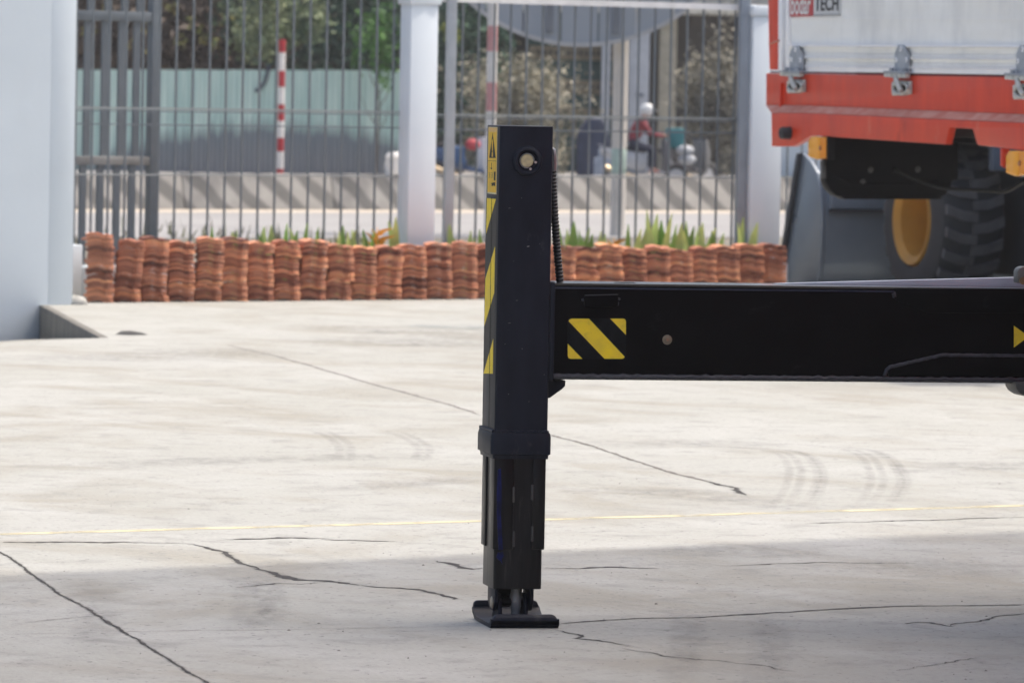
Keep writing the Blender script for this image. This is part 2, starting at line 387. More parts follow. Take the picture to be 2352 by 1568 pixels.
for px, w in [([(190, 1325), (215, 1380), (225, 1440), (205, 1500)], 0.20), ([(520, 1316), (565, 1350), (580, 1400), (555, 1450)], 0.16), ([(585, 1312), (618, 1355), (622, 1405), (590, 1450)], 0.13),
              ([(1560, 1400), (1580, 1450), (1570, 1520), (1550, 1568)], 0.14), ([(1740, 1395), (1770, 1450), (1765, 1520), (1740, 1580)], 0.16), ([(1900, 1290), (2100, 1300), (2300, 1310), (2420, 1320)], 0.9)]:
    tyre_mark(px, w)
soft_band([(980, 753), (1060, 751), (1140, 753)], 0.9, 'damp_patch', film('damp_film', (0.2, 0.26, 0.27), 0.7, 2), 0.0016)

# ramp wedge beside the white wall
M_conc = mat('rough_concrete', (0.30, 0.285, 0.26), 0.9, var=0.25, scale=3, bump=0.4, bscale=30, stretch=(1, 1, 0.4))
o = MB().ball(at_z(174, 699), 0.088, 14, 10, (1.1, 1, 0.8)); 
o = o.build('stone', mat('grey_stone', (0.36, 0.36, 0.34), 0.9, var=0.25, scale=14, bump=0.8, bscale=12))
for v in o.data.vertices: v.co += Vector((random.uniform(-1, 1), random.uniform(-1, 1), random.uniform(-1, 1))) * 0.006
tag(o, 'pale rounded stone lying between the white wall and the tile stacks', 'stone')
o = MB()
pA = at_z(300, 768)
o.add([(pA.x + dx, pA.y + dy, dz) for dx, dy, dz in [(-0.10, -0.05, 0.002), (0.0, -0.12, 0.004), (0.12, -0.03, 0.002), (0.07, 0.1, 0.01), (-0.07, 0.12, 0.018), (0.0, 0.0, 0.026)]],
      [(0, 1, 5), (1, 2, 5), (2, 3, 5), (3, 4, 5), (4, 0, 5)]).build('debris_scrap', mat('dark_scrap', (0.035, 0.035, 0.034), 0.8))
tag(bpy.data.objects['debris_scrap'], 'small crumpled dark scrap lying on the concrete by the ramp', 'scrap')

gm = MB(); rg = random.Random(11)
for q in range(130):
    x_, y_ = rg.uniform(-20, 2372), 900 + 690 * rg.random() ** 0.55; p = at_z(x_, y_); r_ = rg.choice((0.0018, 0.002, 0.0025, 0.003, 0.0055)) * rg.uniform(0.7, 1.2); n_ = len(gm.v)
    pts = [(p.x + r_ * rg.uniform(0.6, 1.4) * math.cos(a), p.y + r_ * rg.uniform(0.8, 2.2) * math.sin(a), 0.0) for a in (0.2, 1.5, 2.8, 4.0, 5.2)]
    gm.add(pts + [(p.x, p.y, r_ * rg.uniform(0.4, 0.9))], [(k_, (k_ + 1) % 5, 5) for k_ in range(5)])
o = gm.build('grit', mat('grit_stone', (0.16, 0.15, 0.14), 0.9, c2=(0.05, 0.048, 0.045), scale=2.5)); tag(o, 'scattered dark grit and crumbs on the concrete yard', 'grit', kind='stuff')
# ------------------------------------------------------------------ setting beyond the fence
M_road = mat('road_asphalt', (0.27, 0.27, 0.268), 0.8, var=0.12, scale=0.7, bump=0.2)
vR0 = FW.loc(at_z(600, 547)).y; vR1 = FW.loc(at_z(600, 489)).y; vB = FW.loc(at_z(600, 482)).y
road = MB().add(wpoly([(-60, vR0), (90, vR0), (90, vR1), (-60, vR1)], 0.0), [(0, 1, 2, 3)]).build('road', M_road); tag(road, 'sunlit grey asphalt road beyond the fence', kind='structure')
kerb = MB().add(wpoly([(-60, vR1), (90, vR1), (90, vB + 1.2), (-60, vB + 1.2)], 0.004), [(0, 1, 2, 3)]).build('road_edge', mat('road_edge_dust', (0.46, 0.41, 0.34), 0.9, var=0.1)); tag(kerb, 'dusty pale edge strip of the road along the barrier', kind='structure')
road2 = MB().add(wpoly([(-60, vB + 1.2), (90, vB + 1.2), (90, vB + 26), (-60, vB + 26)], 0.0), [(0, 1, 2, 3)]).build('far_road', M_road); tag(road2, 'far carriageway behind the concrete barrier', kind='structure')
verge = MB().add(wpoly([(-60, 0.95), (90, 0.95), (90, vR0), (-60, vR0)], -0.008), [(0, 1, 2, 3)]).build('verge', mat('verge_soil', (0.13, 0.115, 0.085), 0.95, var=0.5, scale=1.5, c2=(0.20, 0.19, 0.16))); tag(verge, 'dark planted strip of soil between fence and road', kind='structure')

# concrete median barrier, one length after another
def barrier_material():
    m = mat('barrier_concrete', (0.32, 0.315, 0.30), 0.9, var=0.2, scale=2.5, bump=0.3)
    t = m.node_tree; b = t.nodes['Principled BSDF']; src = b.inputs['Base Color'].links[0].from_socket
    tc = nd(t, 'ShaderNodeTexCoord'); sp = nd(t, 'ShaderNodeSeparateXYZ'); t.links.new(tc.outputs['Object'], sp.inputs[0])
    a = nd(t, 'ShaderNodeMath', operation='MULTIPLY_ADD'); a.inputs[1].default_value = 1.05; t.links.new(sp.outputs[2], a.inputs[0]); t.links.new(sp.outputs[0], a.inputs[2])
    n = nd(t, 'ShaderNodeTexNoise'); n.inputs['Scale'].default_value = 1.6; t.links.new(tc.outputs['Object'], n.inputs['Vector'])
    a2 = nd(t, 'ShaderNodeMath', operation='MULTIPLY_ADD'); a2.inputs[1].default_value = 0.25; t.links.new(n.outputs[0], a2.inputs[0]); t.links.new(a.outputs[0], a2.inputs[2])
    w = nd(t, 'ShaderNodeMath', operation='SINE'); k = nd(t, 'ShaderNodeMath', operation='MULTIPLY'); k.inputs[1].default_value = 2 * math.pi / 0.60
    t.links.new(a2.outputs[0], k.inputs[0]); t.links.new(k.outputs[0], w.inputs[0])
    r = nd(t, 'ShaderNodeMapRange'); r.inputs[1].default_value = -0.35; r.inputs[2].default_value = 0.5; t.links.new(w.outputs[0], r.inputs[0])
    mx = nd(t, 'ShaderNodeMix', data_type='RGBA', blend_type='MULTIPLY'); mx.inputs[7].default_value = (0.47, 0.48, 0.49, 1)  # diagonal dark bands: shadow stripes painted into the concrete colour
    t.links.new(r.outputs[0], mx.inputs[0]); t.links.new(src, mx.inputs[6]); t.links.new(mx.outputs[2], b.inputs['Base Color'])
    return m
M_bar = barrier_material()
fb = Frame(at_z(600, 482), WY)
bt = fb.uz(600, 399, 0.12)[1]
prof = [(0.0, 0.0), (0.03, 0.07), (0.11, bt - 0.04), (0.12, bt), (0.34, bt), (0.35, bt - 0.04), (0.43, 0.07), (0.46, 0.0)]
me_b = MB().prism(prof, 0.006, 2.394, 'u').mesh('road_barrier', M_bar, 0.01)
nth = ['leftmost', 'second', 'third', 'fourth', 'fifth', 'sixth', 'seventh', 'eighth', 'ninth', 'tenth', 'eleventh']
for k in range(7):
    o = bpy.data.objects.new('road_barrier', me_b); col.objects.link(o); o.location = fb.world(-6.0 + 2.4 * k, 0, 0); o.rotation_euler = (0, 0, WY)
    lab = {0: 'shadow-banded grey concrete barrier block at the left, behind the steel gate leaf', 1: 'shadow-banded concrete barrier block just right of the steel gate leaf',
           2: 'shadow-banded concrete barrier block in front of the thin red and white pole', 3: 'shadow-banded concrete barrier block seen left of the middle white column',
           4: 'shadow-banded concrete barrier block seen right of the middle white column', 5: 'shadow-banded concrete barrier block below the motorbike rider',
           6: 'shadow-banded concrete barrier block nearest the grey machine bucket'}[k]
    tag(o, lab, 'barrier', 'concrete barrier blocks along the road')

# ------------------------------------------------------------------ left white wall and yard fence
M_white = mat('white_plaster', (0.64, 0.715, 0.77), 0.7, var=0.03, scale=1.5, bump=0.08, bscale=25)
fwall = Frame(at_z(95, 700.5), WY)
ue = fwall.uz(172, 300)[0]
t = thing('white_wall', 'tall smooth white wall filling the left edge of the view', 'wall', fwall.o, fwall.yaw)
us = fwall.uz(116, 300)[0]
MB().box(us + 0.0008, ue, 0.0, 0.5, -0.02, 3.4).build('corner_pier', M_white, t, 0.002)
MB().box(-6.0, us - 0.0008, 0.0, 0.5, -0.6, 3.4).build('wall_panel', M_white, t)

M_face = mat('mottled_concrete_face', (0.20, 0.195, 0.175), 0.9, c2=(0.11, 0.108, 0.10), scale=4, stretch=(1, 1, 0.5), bump=0.4)  # mottled concrete, darker than the yard slab
de = (V1 - V0); fk = Frame(V0, math.atan2(de.y, de.x)); LK = Vector((de.x, de.y)).length
t = thing('yard_kerb', 'dark bare concrete edge of the yard slab tapering from the foot of the white wall', 'kerb', fk.o, fk.yaw)
MB().prism([(0, RZ - 0.05), (LK, -0.02), (LK, 0.0015), (0, 0.0015)], -0.012, 0.05, 'v').build('kerb_face', M_face, t, 0.003)
FV = 0.66                                             # fence plane behind the tile row
def fu(x, y, dv=0.0): return FW.uz(x, y, FV + dv)
plinth = thing('fence_plinth', 'low white plinth wall under the steel fence behind the tile stacks', 'wall', FW.world(0, FV, 0), WY)
zpl = fu(185, 561)[1]
MB().box(-1.2, 0.30, -0.1, 0.1, 0, zpl).build('plinth_wall', M_white, plinth, 0.01)
zlo = 0.26
MB().box(0.302, fu(1800, 300)[0], -0.1, 0.1, 0, zlo).build('plinth_wall', M_white, plinth, 0.01)
scuff(M_white, (0.52, 0.55, 0.57), 0.35, 0.9, (1, 1, 0.35), 0.5, 0.75)
M_col = mat('white_column_paint', (0.72, 0.79, 0.85), 0.6, var=0.03, scale=2)
def column(xl, xm, xr, ytop, label, dv=0.0):
    ul = fu(xl, 300, -0.14 + dv)[0]
    a = fu(xm, 300, -0.14 + dv)[0]; b = fu(xr, 300, -0.14 + dv)[0]
    zt = fu((xm + xr) / 2, ytop, -0.14 + dv)[1]
    d = min(0.42, max(0.1, (FW.uz(xm, 300, FV - 0.14)[0] - ul) / math.tan(WY) * 1.0)) if xm > xl else 0.2
    t = thing('white_column', label, 'column', FW.world((a + b) / 2, FV - 0.14, 0), WY, 'white fence columns')
    w = (b - a) / 2
    MB().box(-w, w, 0, d, 0, zt - 0.09).build('shaft', M_col, t, 0.008)
    MB().box(-w - 0.02, w + 0.02, -0.02, d + 0.02, zt - 0.09, zt).build('column_cap', M_col, t, 0.01)
    return a, b
cols = [column(914, 940, 1003, -14, 'white square fence column rising behind the tiles left of the black outrigger leg'),
        column(1704, 1726, 1796, 14, 'white square fence column directly left of the red truck bed'),
        column(1832, 1838, 1906, -10, 'white fence column mostly hidden by the black tool box and the bucket', 4.5)]
M_steel = mat('fence_grey_steel', (0.17, 0.195, 0.215), 0.5, metal=0.3, var=0.1)
M_galv = mat('fence_galvanised', (0.30, 0.33, 0.33), 0.55, metal=0.2, var=0.1)
me_cache = {}
def bar_mesh(w, d, h, m):
    k = (w, d, round(h, 2), m.name)
    if k not in me_cache: me_cache[k] = MB().box(-w / 2, w / 2, -d / 2, d / 2, 0, h).mesh('bar', m)
    return me_cache[k]
def fence_panel(x0, x1, step, label, ztop, rails, dv=0.02, white_top=None):
    u0, u1 = fu(x0, 300, dv)[0], fu(x1, 300, dv)[0]
    t = thing('mesh_fence', label, 'fence', FW.world(u0, FV + dv, 0), WY, 'steel bar fence panels')
    x = x0 + step * 0.6
    while x < x1 - 6:
        link_part('bar', bar_mesh(0.0155, 0.012, ztop - zlo, M_steel), t, (fu(x, 300, dv)[0] - u0, 0, zlo + 0.001)); x += step
    for (yl, yr, th, m) in rails:
        za, zb = fu(x0, yl, dv)[1], fu(x1, yr, dv)[1]; z = (za + zb) / 2
        MB().box(0, u1 - u0, -0.021, -0.0075, z - th / 2, z + th / 2).build('rail', m, t)
    return t, u0, u1
rl = [(242, 262.5, 0.016, M_galv), (248, 268.5, 0.009, M_steel), (281, 297, 0.010, M_steel), (400.5, 405, 0.014, M_galv)]
fence_panel(150, 925, 38.3, 'grey steel bar fence between the white wall and the middle white column', 3.3, rl)
rr = [(262, 275, 0.016, M_galv), (268.5, 281, 0.009, M_steel), (296, 307, 0.012, M_steel), (405, 408, 0.014, M_galv)]
t, u0, u1 = fence_panel(1000, 1722, 36.8, 'grey steel bar fence between the middle white column and the right white column', 3.3, rr)
za = (fu(1010, -3, 0.02)[1] + fu(1720, 19, 0.02)[1]) / 2
MB().box(0, u1 - u0, -0.05, -0.022, za - 0.025, za + 0.025).build('top_rail', mat('white_rail_paint', (0.78, 0.78, 0.78), 0.5), t)
fence_panel(1790, 1960, 33, 'short steel bar fence panel behind the grey machine bucket', 3.3, rr, 4.6)
def post(x, w, label, z1=3.2, m=M_steel):
    u = fu(x, 300, 0.05)[0]; t = MB().box(-w / 2, w / 2, -w / 2, w / 2, 0.0, z1)
    o = t.build('fence_post', m, None, 0.006); o.location = FW.world(u, FV - 0.06, 0); o.rotation_euler = (0, 0, WY - 0.35); return tag(o, label, 'post')
post(1015, 0.075, 'grey steel fence post touching the right side of the middle white column', m=mat('pale_post_paint', (0.40, 0.43, 0.46), 0.5, 0.2))
post(1686, 0.085, 'thick grey steel fence post just left of the right white column', m=mat('grey_post_paint', (0.27, 0.31, 0.36), 0.45, 0.2))

# steel gate leaf behind the fence at the left
gv = 0.55
g0 = fu(150, 300, gv)[0]
gate = thing('steel_gate', 'dark grey steel gate leaf of thick upright bars beside the white wall', 'gate', FW.world(g0, FV + gv, 0), WY)
gz = lambda x, y: fu(x, y, gv)[1]
gx = lambda x, y=300: fu(x, y, gv)[0] - g0
zt, zm = gz(270, 38), gz(270, 369)
pw = 0.085
MB().box(gx(351) - pw / 2, gx(351) + pw / 2, -0.04, 0.04, 0.1, zt + 1.0).build('gate_stile', M_steel, gate, 0.004)
MB().box(0, gx(351) - pw / 2 - 0.002, -0.035, 0.035, zt - 0.04, zt + 0.04).build('top_bar', M_steel, gate, 0.004)
MB().box(0, gx(351) - pw / 2 - 0.002, -0.035, 0.035, zm - 0.035, zm + 0.035).build('middle_bar', mat('gate_bar_worn', (0.27, 0.27, 0.26), 0.6, 0.2, var=0.3), gate, 0.004)
for x in (198, 238, 276, 311):
    for (z0, z1, dx) in ((0.12, zm - 0.037, -7), (zm + 0.037, zt - 0.042, 0), (zt + 0.042, zt + 1.0, 6)):
        link_part('gate_bar', bar_mesh(0.055, 0.03, z1 - z0, M_steel), gate, (gx(x + dx), 0, z0))

# ------------------------------------------------------------------ roof tile stacks
M_tile = mat('terracotta', (1.0, 1.0, 1.0), 0.97, spec=0.1, var=0.2, scale=9, bump=0.3, bscale=50, c2=(0.80, 0.78, 0.76))
_t = M_tile.node_tree; _b = _t.nodes['Principled BSDF']; _src = _b.inputs['Base Color'].links[0].from_socket
_oi = nd(_t, 'ShaderNodeObjectInfo'); _cr = nd(_t, 'ShaderNodeValToRGB'); _t.links.new(_oi.outputs['Random'], _cr.inputs[0])
_e = _cr.color_ramp.elements
_e[0].position = 0.0; _e[0].color = (0.17, 0.085, 0.07, 1); _e[1].position = 1.0; _e[1].color = (0.98, 0.50, 0.27, 1)
for _p, _c in ((0.25, (0.46, 0.20, 0.135, 1)), (0.65, (0.72, 0.345, 0.22, 1)), (0.85, (0.90, 0.42, 0.25, 1))):
    _n = _e.new(_p); _n.color = _c
_mx = nd(_t, 'ShaderNodeMix', data_type='RGBA', blend_type='MULTIPLY'); _mx.inputs[0].default_value = 1
_t.links.new(_cr.outputs[0], _mx.inputs[6]); _t.links.new(_src, _mx.inputs[7]); _t.links.new(_mx.outputs[2], _b.inputs['Base Color'])
def tile_mesh(seed):
    """interlocking tile: a broad hump at the left, a narrow lobe at the right whose nose stands forward"""
    rng = random.Random(seed); W, Dp, th = 0.204, 0.36, 0.013; vs = []
    prof = [(0.0, 0.0, 0.010), (0.10, 0.009, 0.004), (0.26, 0.017, 0.0), (0.44, 0.016, 0.0), (0.60, 0.005, 0.004), (0.68, 0.0, -0.010), (0.78, 0.005, -0.030), (0.90, 0.004, -0.022), (1.0, -0.001, 0.004)]
    N = len(prof) - 1
    for back in (0, 1):
        for (s, z, y) in prof:
            x = -W / 2 + W * s; y0 = Dp if back else y + rng.uniform(-0.003, 0.003); z += rng.uniform(-0.0015, 0.0015)
            vs += [(x, y0, z + th), (x, y0, z)]
    n = 2 * (N + 1); fs = []
    for i in range(N):
        a = 2 * i; fs += [(a, a + 2, a + 2 + n, a + n), (a + 1, a + 1 + n, a + 3 + n, a + 3), (a, a + 1, a + 3, a + 2), (a + n, a + 2 + n, a + 3 + n, a + 1 + n)]
    fs += [(0, n, n + 1, 1), (2 * N, 2 * N + 1, 2 * N + 1 + n, 2 * N + n)]
    return MB().add(vs, fs).mesh('roof_tile', M_tile)
tiles = [tile_mesh(i) for i in range(4)]
tops = [529, 545, 540, 549, 541, 541, 551, 547, 546, 557, 561, 561, 556, 553, 551, 557, 557, 558, 559, 562, 556, 565, 562, 569, 563, 560, 556, 555]
nS = len(tops)
uEnd = FW.loc(at_z(1110, 683)).x; pitch = uEnd / 16.0
ords = ['first', 'second', 'third', 'fourth', 'fifth', 'sixth', 'seventh', 'eighth', 'ninth', 'tenth', 'eleventh', 'twelfth', 'thirteenth', 'fourteenth', 'fifteenth', 'sixteenth']
for i in range(nS):
    u = (i + 0.5) * pitch
    p = FW.world(u, 0.0, 0.0)
    # height of this stack from the picture
    d = CPOS + ray(0, 0) * 0
    xs = 228 + i * 57.0 if i < 16 else 1290 + (i - 18.4) * 54.6
    zt = FW.uz(xs, tops[i], 0.0)[1]
    n = max(16, round((zt - 0.03) / 0.0172))
    if i == 0: lab = 'tallest terracotta roof tile stack, first of the row beside the white wall'
    elif i < 16: lab = '%s terracotta roof tile stack counted from the white wall on the left' % ords[i]
    elif i >= 19: lab = '%s terracotta roof tile stack left of the grey machine bucket' % (ords[nS - 1 - i] if nS - 1 - i > 0 else 'last')
    else: lab = '%s terracotta roof tile stack hidden mostly behind the black outrigger leg' % ords[i - 16]
    t = thing('tile_stack', lab, 'tile stack', p, 0.13 + random.gauss(0, 0.03), 'stacks of terracotta roof tiles along the fence')
    hp = (zt - 0.03) / n; x = y = 0.0; lean = random.gauss(0, 0.00025); drift = 0
    for k in range(n):
        if random.random() < 0.14: drift = random.gauss(0, 0.006)
        x = x * 0.8 + random.gauss(0, 0.0026); y = y * 0.6 + random.gauss(0, 0.006)
        o = link_part('roof_tile', random.choice(tiles), t, (x + drift + lean * k, y + random.choice((0, 0, 0, -0.012)), k * hp), (random.gauss(0, 0.012), random.gauss(0, 0.02), random.gauss(0, 0.03)))

def leafmat(name, c, c2, sc=1.2):
    return mat(name, c, 0.6, var=0.3, scale=sc, c2=c2, detail=3, spec=0.3)
# ------------------------------------------------------------------ plants behind the tiles
M_leaf = mat('leaf_green', (0.20, 0.38, 0.07), 0.5, var=0.3, scale=6, rnd=0.3)
M_leafy = mat('leaf_yellow_green', (0.52, 0.66, 0.20), 0.5, var=0.3, scale=6, rnd=0.2)
M_orange = mat('flower_orange', (0.80, 0.38, 0.03), 0.6, var=0.2, rnd=0.2)
for mm in (M_leaf, M_leafy, M_orange):
    b = mm.node_tree.nodes['Principled BSDF']; b.inputs['Transmission Weight'].default_value = 0.0
def blade(h, w, bend, m, name='leaf'):
    vs = []; N = 6
    for i in range(N + 1):
        s = i / N; ww = w * min(1.0, (1.02 - s) * 3.2) ** 0.8; x = bend * s * s; z = h * (s - 0.12 * abs(bend) * s * s)
        vs += [(x - ww / 2, 0, z), (x, 0.012 * (1 - s), z), (x + ww / 2, 0, z)]
    fs = [(3 * i + j, 3 * i + j + 1, 3 * i + j + 4, 3 * i + j + 3) for i in range(N) for j in (0, 1)]
    return MB().add(vs, fs).mesh(name, m)
plants = [(476, 527, 1, 'g'), (602, 527, 3, 'g'), (655, 518, 2, 'g'), (692, 517, 2, 'g'), (772, 535, 1, 'y'), (792, 524, 3, 'g'), (868, 505, 1, 'o'),
          (902, 504, 3, 'y'), (846, 532, 2, 'g'), (1050, 520, 2, 'y'), (1104, 532, 2, 'g'), (1302, 513, 4, 'g'), (1352, 542, 3, 'g'), (1410, 529, 1, 'o'), (1441, 520, 2, 'g'),
          (1500, 489, 4, 'y'), (1552, 517, 3, 'y'), (1578, 511, 3, 'g'), (1606, 516, 4, 'y'), (1706, 505, 3, 'y')]
pl_lab = {476: 'single green leaf showing above the fifth tile stack', 602: 'clump of green blades above the seventh tile stack', 655: 'green blade plant above the tiles nearest below the thin striped pole',
          692: 'green blade plant just right of the thin striped pole foot', 772: 'pale single leaf blade left of the taller green clump', 792: 'green clump above the tiles midway between striped pole and column',
          868: 'orange flower spike above the tiles left of the middle white column', 902: 'pale green broad leaves touching the middle white column', 846: 'small dark green blades just left of the left orange flower',
          1050: 'pale young blades between middle white column and black leg', 1104: 'green blades peeking out beside the left edge of the black leg', 1302: 'dense dark green blades right of the black ribbed hose',
          1352: 'low green blades between the dark clump and the right orange flower', 1410: 'orange flower at the foot of the cream sign pole', 1441: 'green blades just right of the cream sign pole foot',
          1500: 'tallest light green blades, right of the cream sign pole', 1552: 'bright yellow green blades right of the tallest plant', 1578: 'dark green leaning blade among the right hand plants',
          1606: 'bright broad light green leaves left of the thick grey post', 1706: 'light green blades between thick grey post and right white column'}
more = [(536, 533, 2, 'g', 'small green tuft above the sixth tile stack'), (628, 524, 2, 'y', 'light green tuft between the seventh and eighth tile stacks'), (725, 527, 2, 'g', 'green tuft above the tenth tile stack'),
        (824, 532, 2, 'y', 'light tuft just right of the tall midway clump'), (1072, 534, 2, 'g', 'green tuft left of the blades beside the black leg'), (1330, 522, 3, 'g', 'green tuft touching the dense dark clump right of the hose'),
        (1376, 536, 2, 'y', 'light tuft left of the right hand orange flower'), (1468, 528, 2, 'g', 'green tuft left of the tallest light green blades'), (1524, 512, 3, 'g', 'dark blades directly right of the tallest light green blades'), (1640, 535, 2, 'g', 'low green tuft left of the thick grey post')]
for (x, y, n, k, lab) in more: plants.append((x, y, n, k)); pl_lab[x] = lab
for (x, y, n, k) in plants:
    u, z = FW.uz(x, y, 0.5); z *= 1.04; z -= 0.07 if k == 'o' else 0; p = FW.world(u, 0.5, 0)
    t = thing('flower_spike' if k == 'o' else 'blade_plant', pl_lab[x], 'plant', p, WY - 0.3, 'plants along the fence behind the tiles')
    m = {'g': M_leaf, 'y': M_leafy, 'o': M_orange}[k]
    if k == 'o':
        MB().tube([(0, 0, 0), (0.005, 0, z - 0.12)], 0.006, 6).build('stem', M_leaf, t)
        for j in range(9):
            a = j * 2.4; hh = z - 0.24 + 0.18 * j / 9
            link_part('petal', blade(0.085, 0.06, 0.12, M_orange, 'petal'), t, (0.014 * math.cos(a), 0.014 * math.sin(a), hh), (0.22 * math.sin(a), 0.22 * math.cos(a), a))
    else:
        for j in range(n):
            hh = z * (1 if j == 0 else random.uniform(0.88, 0.98)); be = random.uniform(-0.1, 0.1) if j else random.uniform(-0.05, 0.05)
            link_part('leaf', blade(hh, random.uniform(0.055, 0.085), be, m if random.random() < 0.75 else M_leafy), t, ((j - (n - 1) / 2) * 0.05 if j else 0.0, random.uniform(-0.05, 0.05), 0), (random.gauss(0, 0.05), random.gauss(0, 0.06), random.uniform(-0.6, 0.6)))

gv_ = MB(); rg = random.Random(5)
for q in range(1500):
    u_ = rg.uniform(-2, 12); v_ = 1.1 + 16 * rg.random() ** 1.6; p = FW.world(u_, v_, -0.008); h_ = rg.uniform(0.06, 0.24); w_2 = rg.uniform(0.012, 0.03); a_ = rg.uniform(0, 3.14); dx_, dy_ = math.cos(a_) * w_2, math.sin(a_) * w_2
    b_x, b_y = rg.gauss(0, 0.05), rg.gauss(0, 0.05)
    gv_.add([(p.x - dx_, p.y - dy_, p.z), (p.x + dx_, p.y + dy_, p.z), (p.x + b_x, p.y + b_y, p.z + h_)], [(0, 1, 2)])
o = gv_.build('verge_grass', leafmat('grass_dry_green', (0.17, 0.20, 0.08), (0.22, 0.19, 0.12), 0.8)); tag(o, 'sparse dry grass on the verge beyond the fence', 'grass', kind='stuff')
# ------------------------------------------------------------------ striped poles, round sign
M_red = mat('pole_red', (0.42, 0.03, 0.04), 0.5, var=0.15, scale=8)
M_pw = mat('pole_white', (0.72, 0.71, 0.69), 0.5, var=0.08, scale=8)
M_redf = mat('pole_red_faded', (0.52, 0.20, 0.21), 0.6, c2=(0.62, 0.36, 0.36), scale=6)
def striped_pole(x, ys, Y, r, reds, label, zbase=0.0):
    """ys: band limits from the top down"""
    p = at_Y(x, 300, Y)
    t = thing('striped_pole', label, 'pole', (p.x, p.y, 0))
    for i in range(len(ys) - 1):
        za, zb = at_Y(x, ys[i], Y).z, at_Y(x, ys[i + 1], Y).z
        if i == len(ys) - 2: zb = zbase
        MB().cyl((0, 0, zb), (0, 0, za), r, 16).build('pole_band', (M_redf if reds else M_red) if i % 2 == reds else M_pw, t)
    return t
striped_pole(645, [91, 121, 163, 200, 240, 278, 317, 348, 388, 400], 76.3, 0.046, 0, 'thin red and white banded pole standing behind the road barrier')
striped_pole(1127, [-120, 60, 118, 190, 255, 330], 62.0, 0.056, 1, 'thicker red and white banded sign pole rising above the black leg')
pc = at_z(1418, 541)
M_cream = mat('pole_cream', (0.58, 0.55, 0.50), 0.6, var=0.1, scale=3)
o = MB().cyl((0, 0, 0), (0, 0, 4.4), 0.088, 24).build('sign_pole', M_cream); o.location = pc; tag(o, 'plain cream painted pole under the round grey sign', 'pole')
MB().lathe([(0.0885, 0), (0.0895, 0.002), (0.0895, 0.29), (0.0885, 0.292)], (0, 0, 0.72), (0, 0, 1), 24).build('reflection_band', mat('pole_reflection_green', (0.36, 0.46, 0.41), 0.7, var=0.3), o)  # greenish reflection on the pole, put in as a coloured sleeve
Ys = pc.y - 0.25; cc = at_Y(1338, -285, Ys); Rs = 388 * Ys / FOC
t = thing('round_sign', 'huge round grey sign seen from behind, cut by the top edge', 'sign', (cc.x, Ys, cc.z))
M_sign = mat('sign_sheet', (0.33, 0.37, 0.42), 0.5, 0.2, var=0.05, scale=1)
K = 9; sheet = 2 * Rs / K
for k in range(K):
    a0, a1 = -Rs + k * sheet + 0.008, -Rs + (k + 1) * sheet - 0.008
    N = 10; poly = []
    for i in range(N + 1):
        x = a0 + (a1 - a0) * i / N; poly.append((x, -math.sqrt(max(0, Rs * Rs - x * x))))
    for i in range(N, -1, -1):
        x = a0 + (a1 - a0) * i / N; poly.append((x, math.sqrt(max(0, Rs * Rs - x * x))))
    MB().prism(poly, 0, 0.02, 'v').build('sign_sheet', M_sign, t)
MB().lathe([(Rs - 0.03, -0.03), (Rs + 0.02, -0.03), (Rs + 0.02, 0.08), (Rs - 0.03, 0.08)], (0, 0, 0), (0, 1, 0), 96, True).build('sign_rim', mat('sign_rim', (0.45, 0.46, 0.47), 0.5, 0.2), t)
for x in (-0.35, 0.42):
    MB().box(x - 0.04, x + 0.04, -0.05, -0.002, -Rs * 0.93, Rs * 0.93).build('sign_rib', mat('sign_rib', (0.19, 0.21, 0.24), 0.5, 0.2), t)

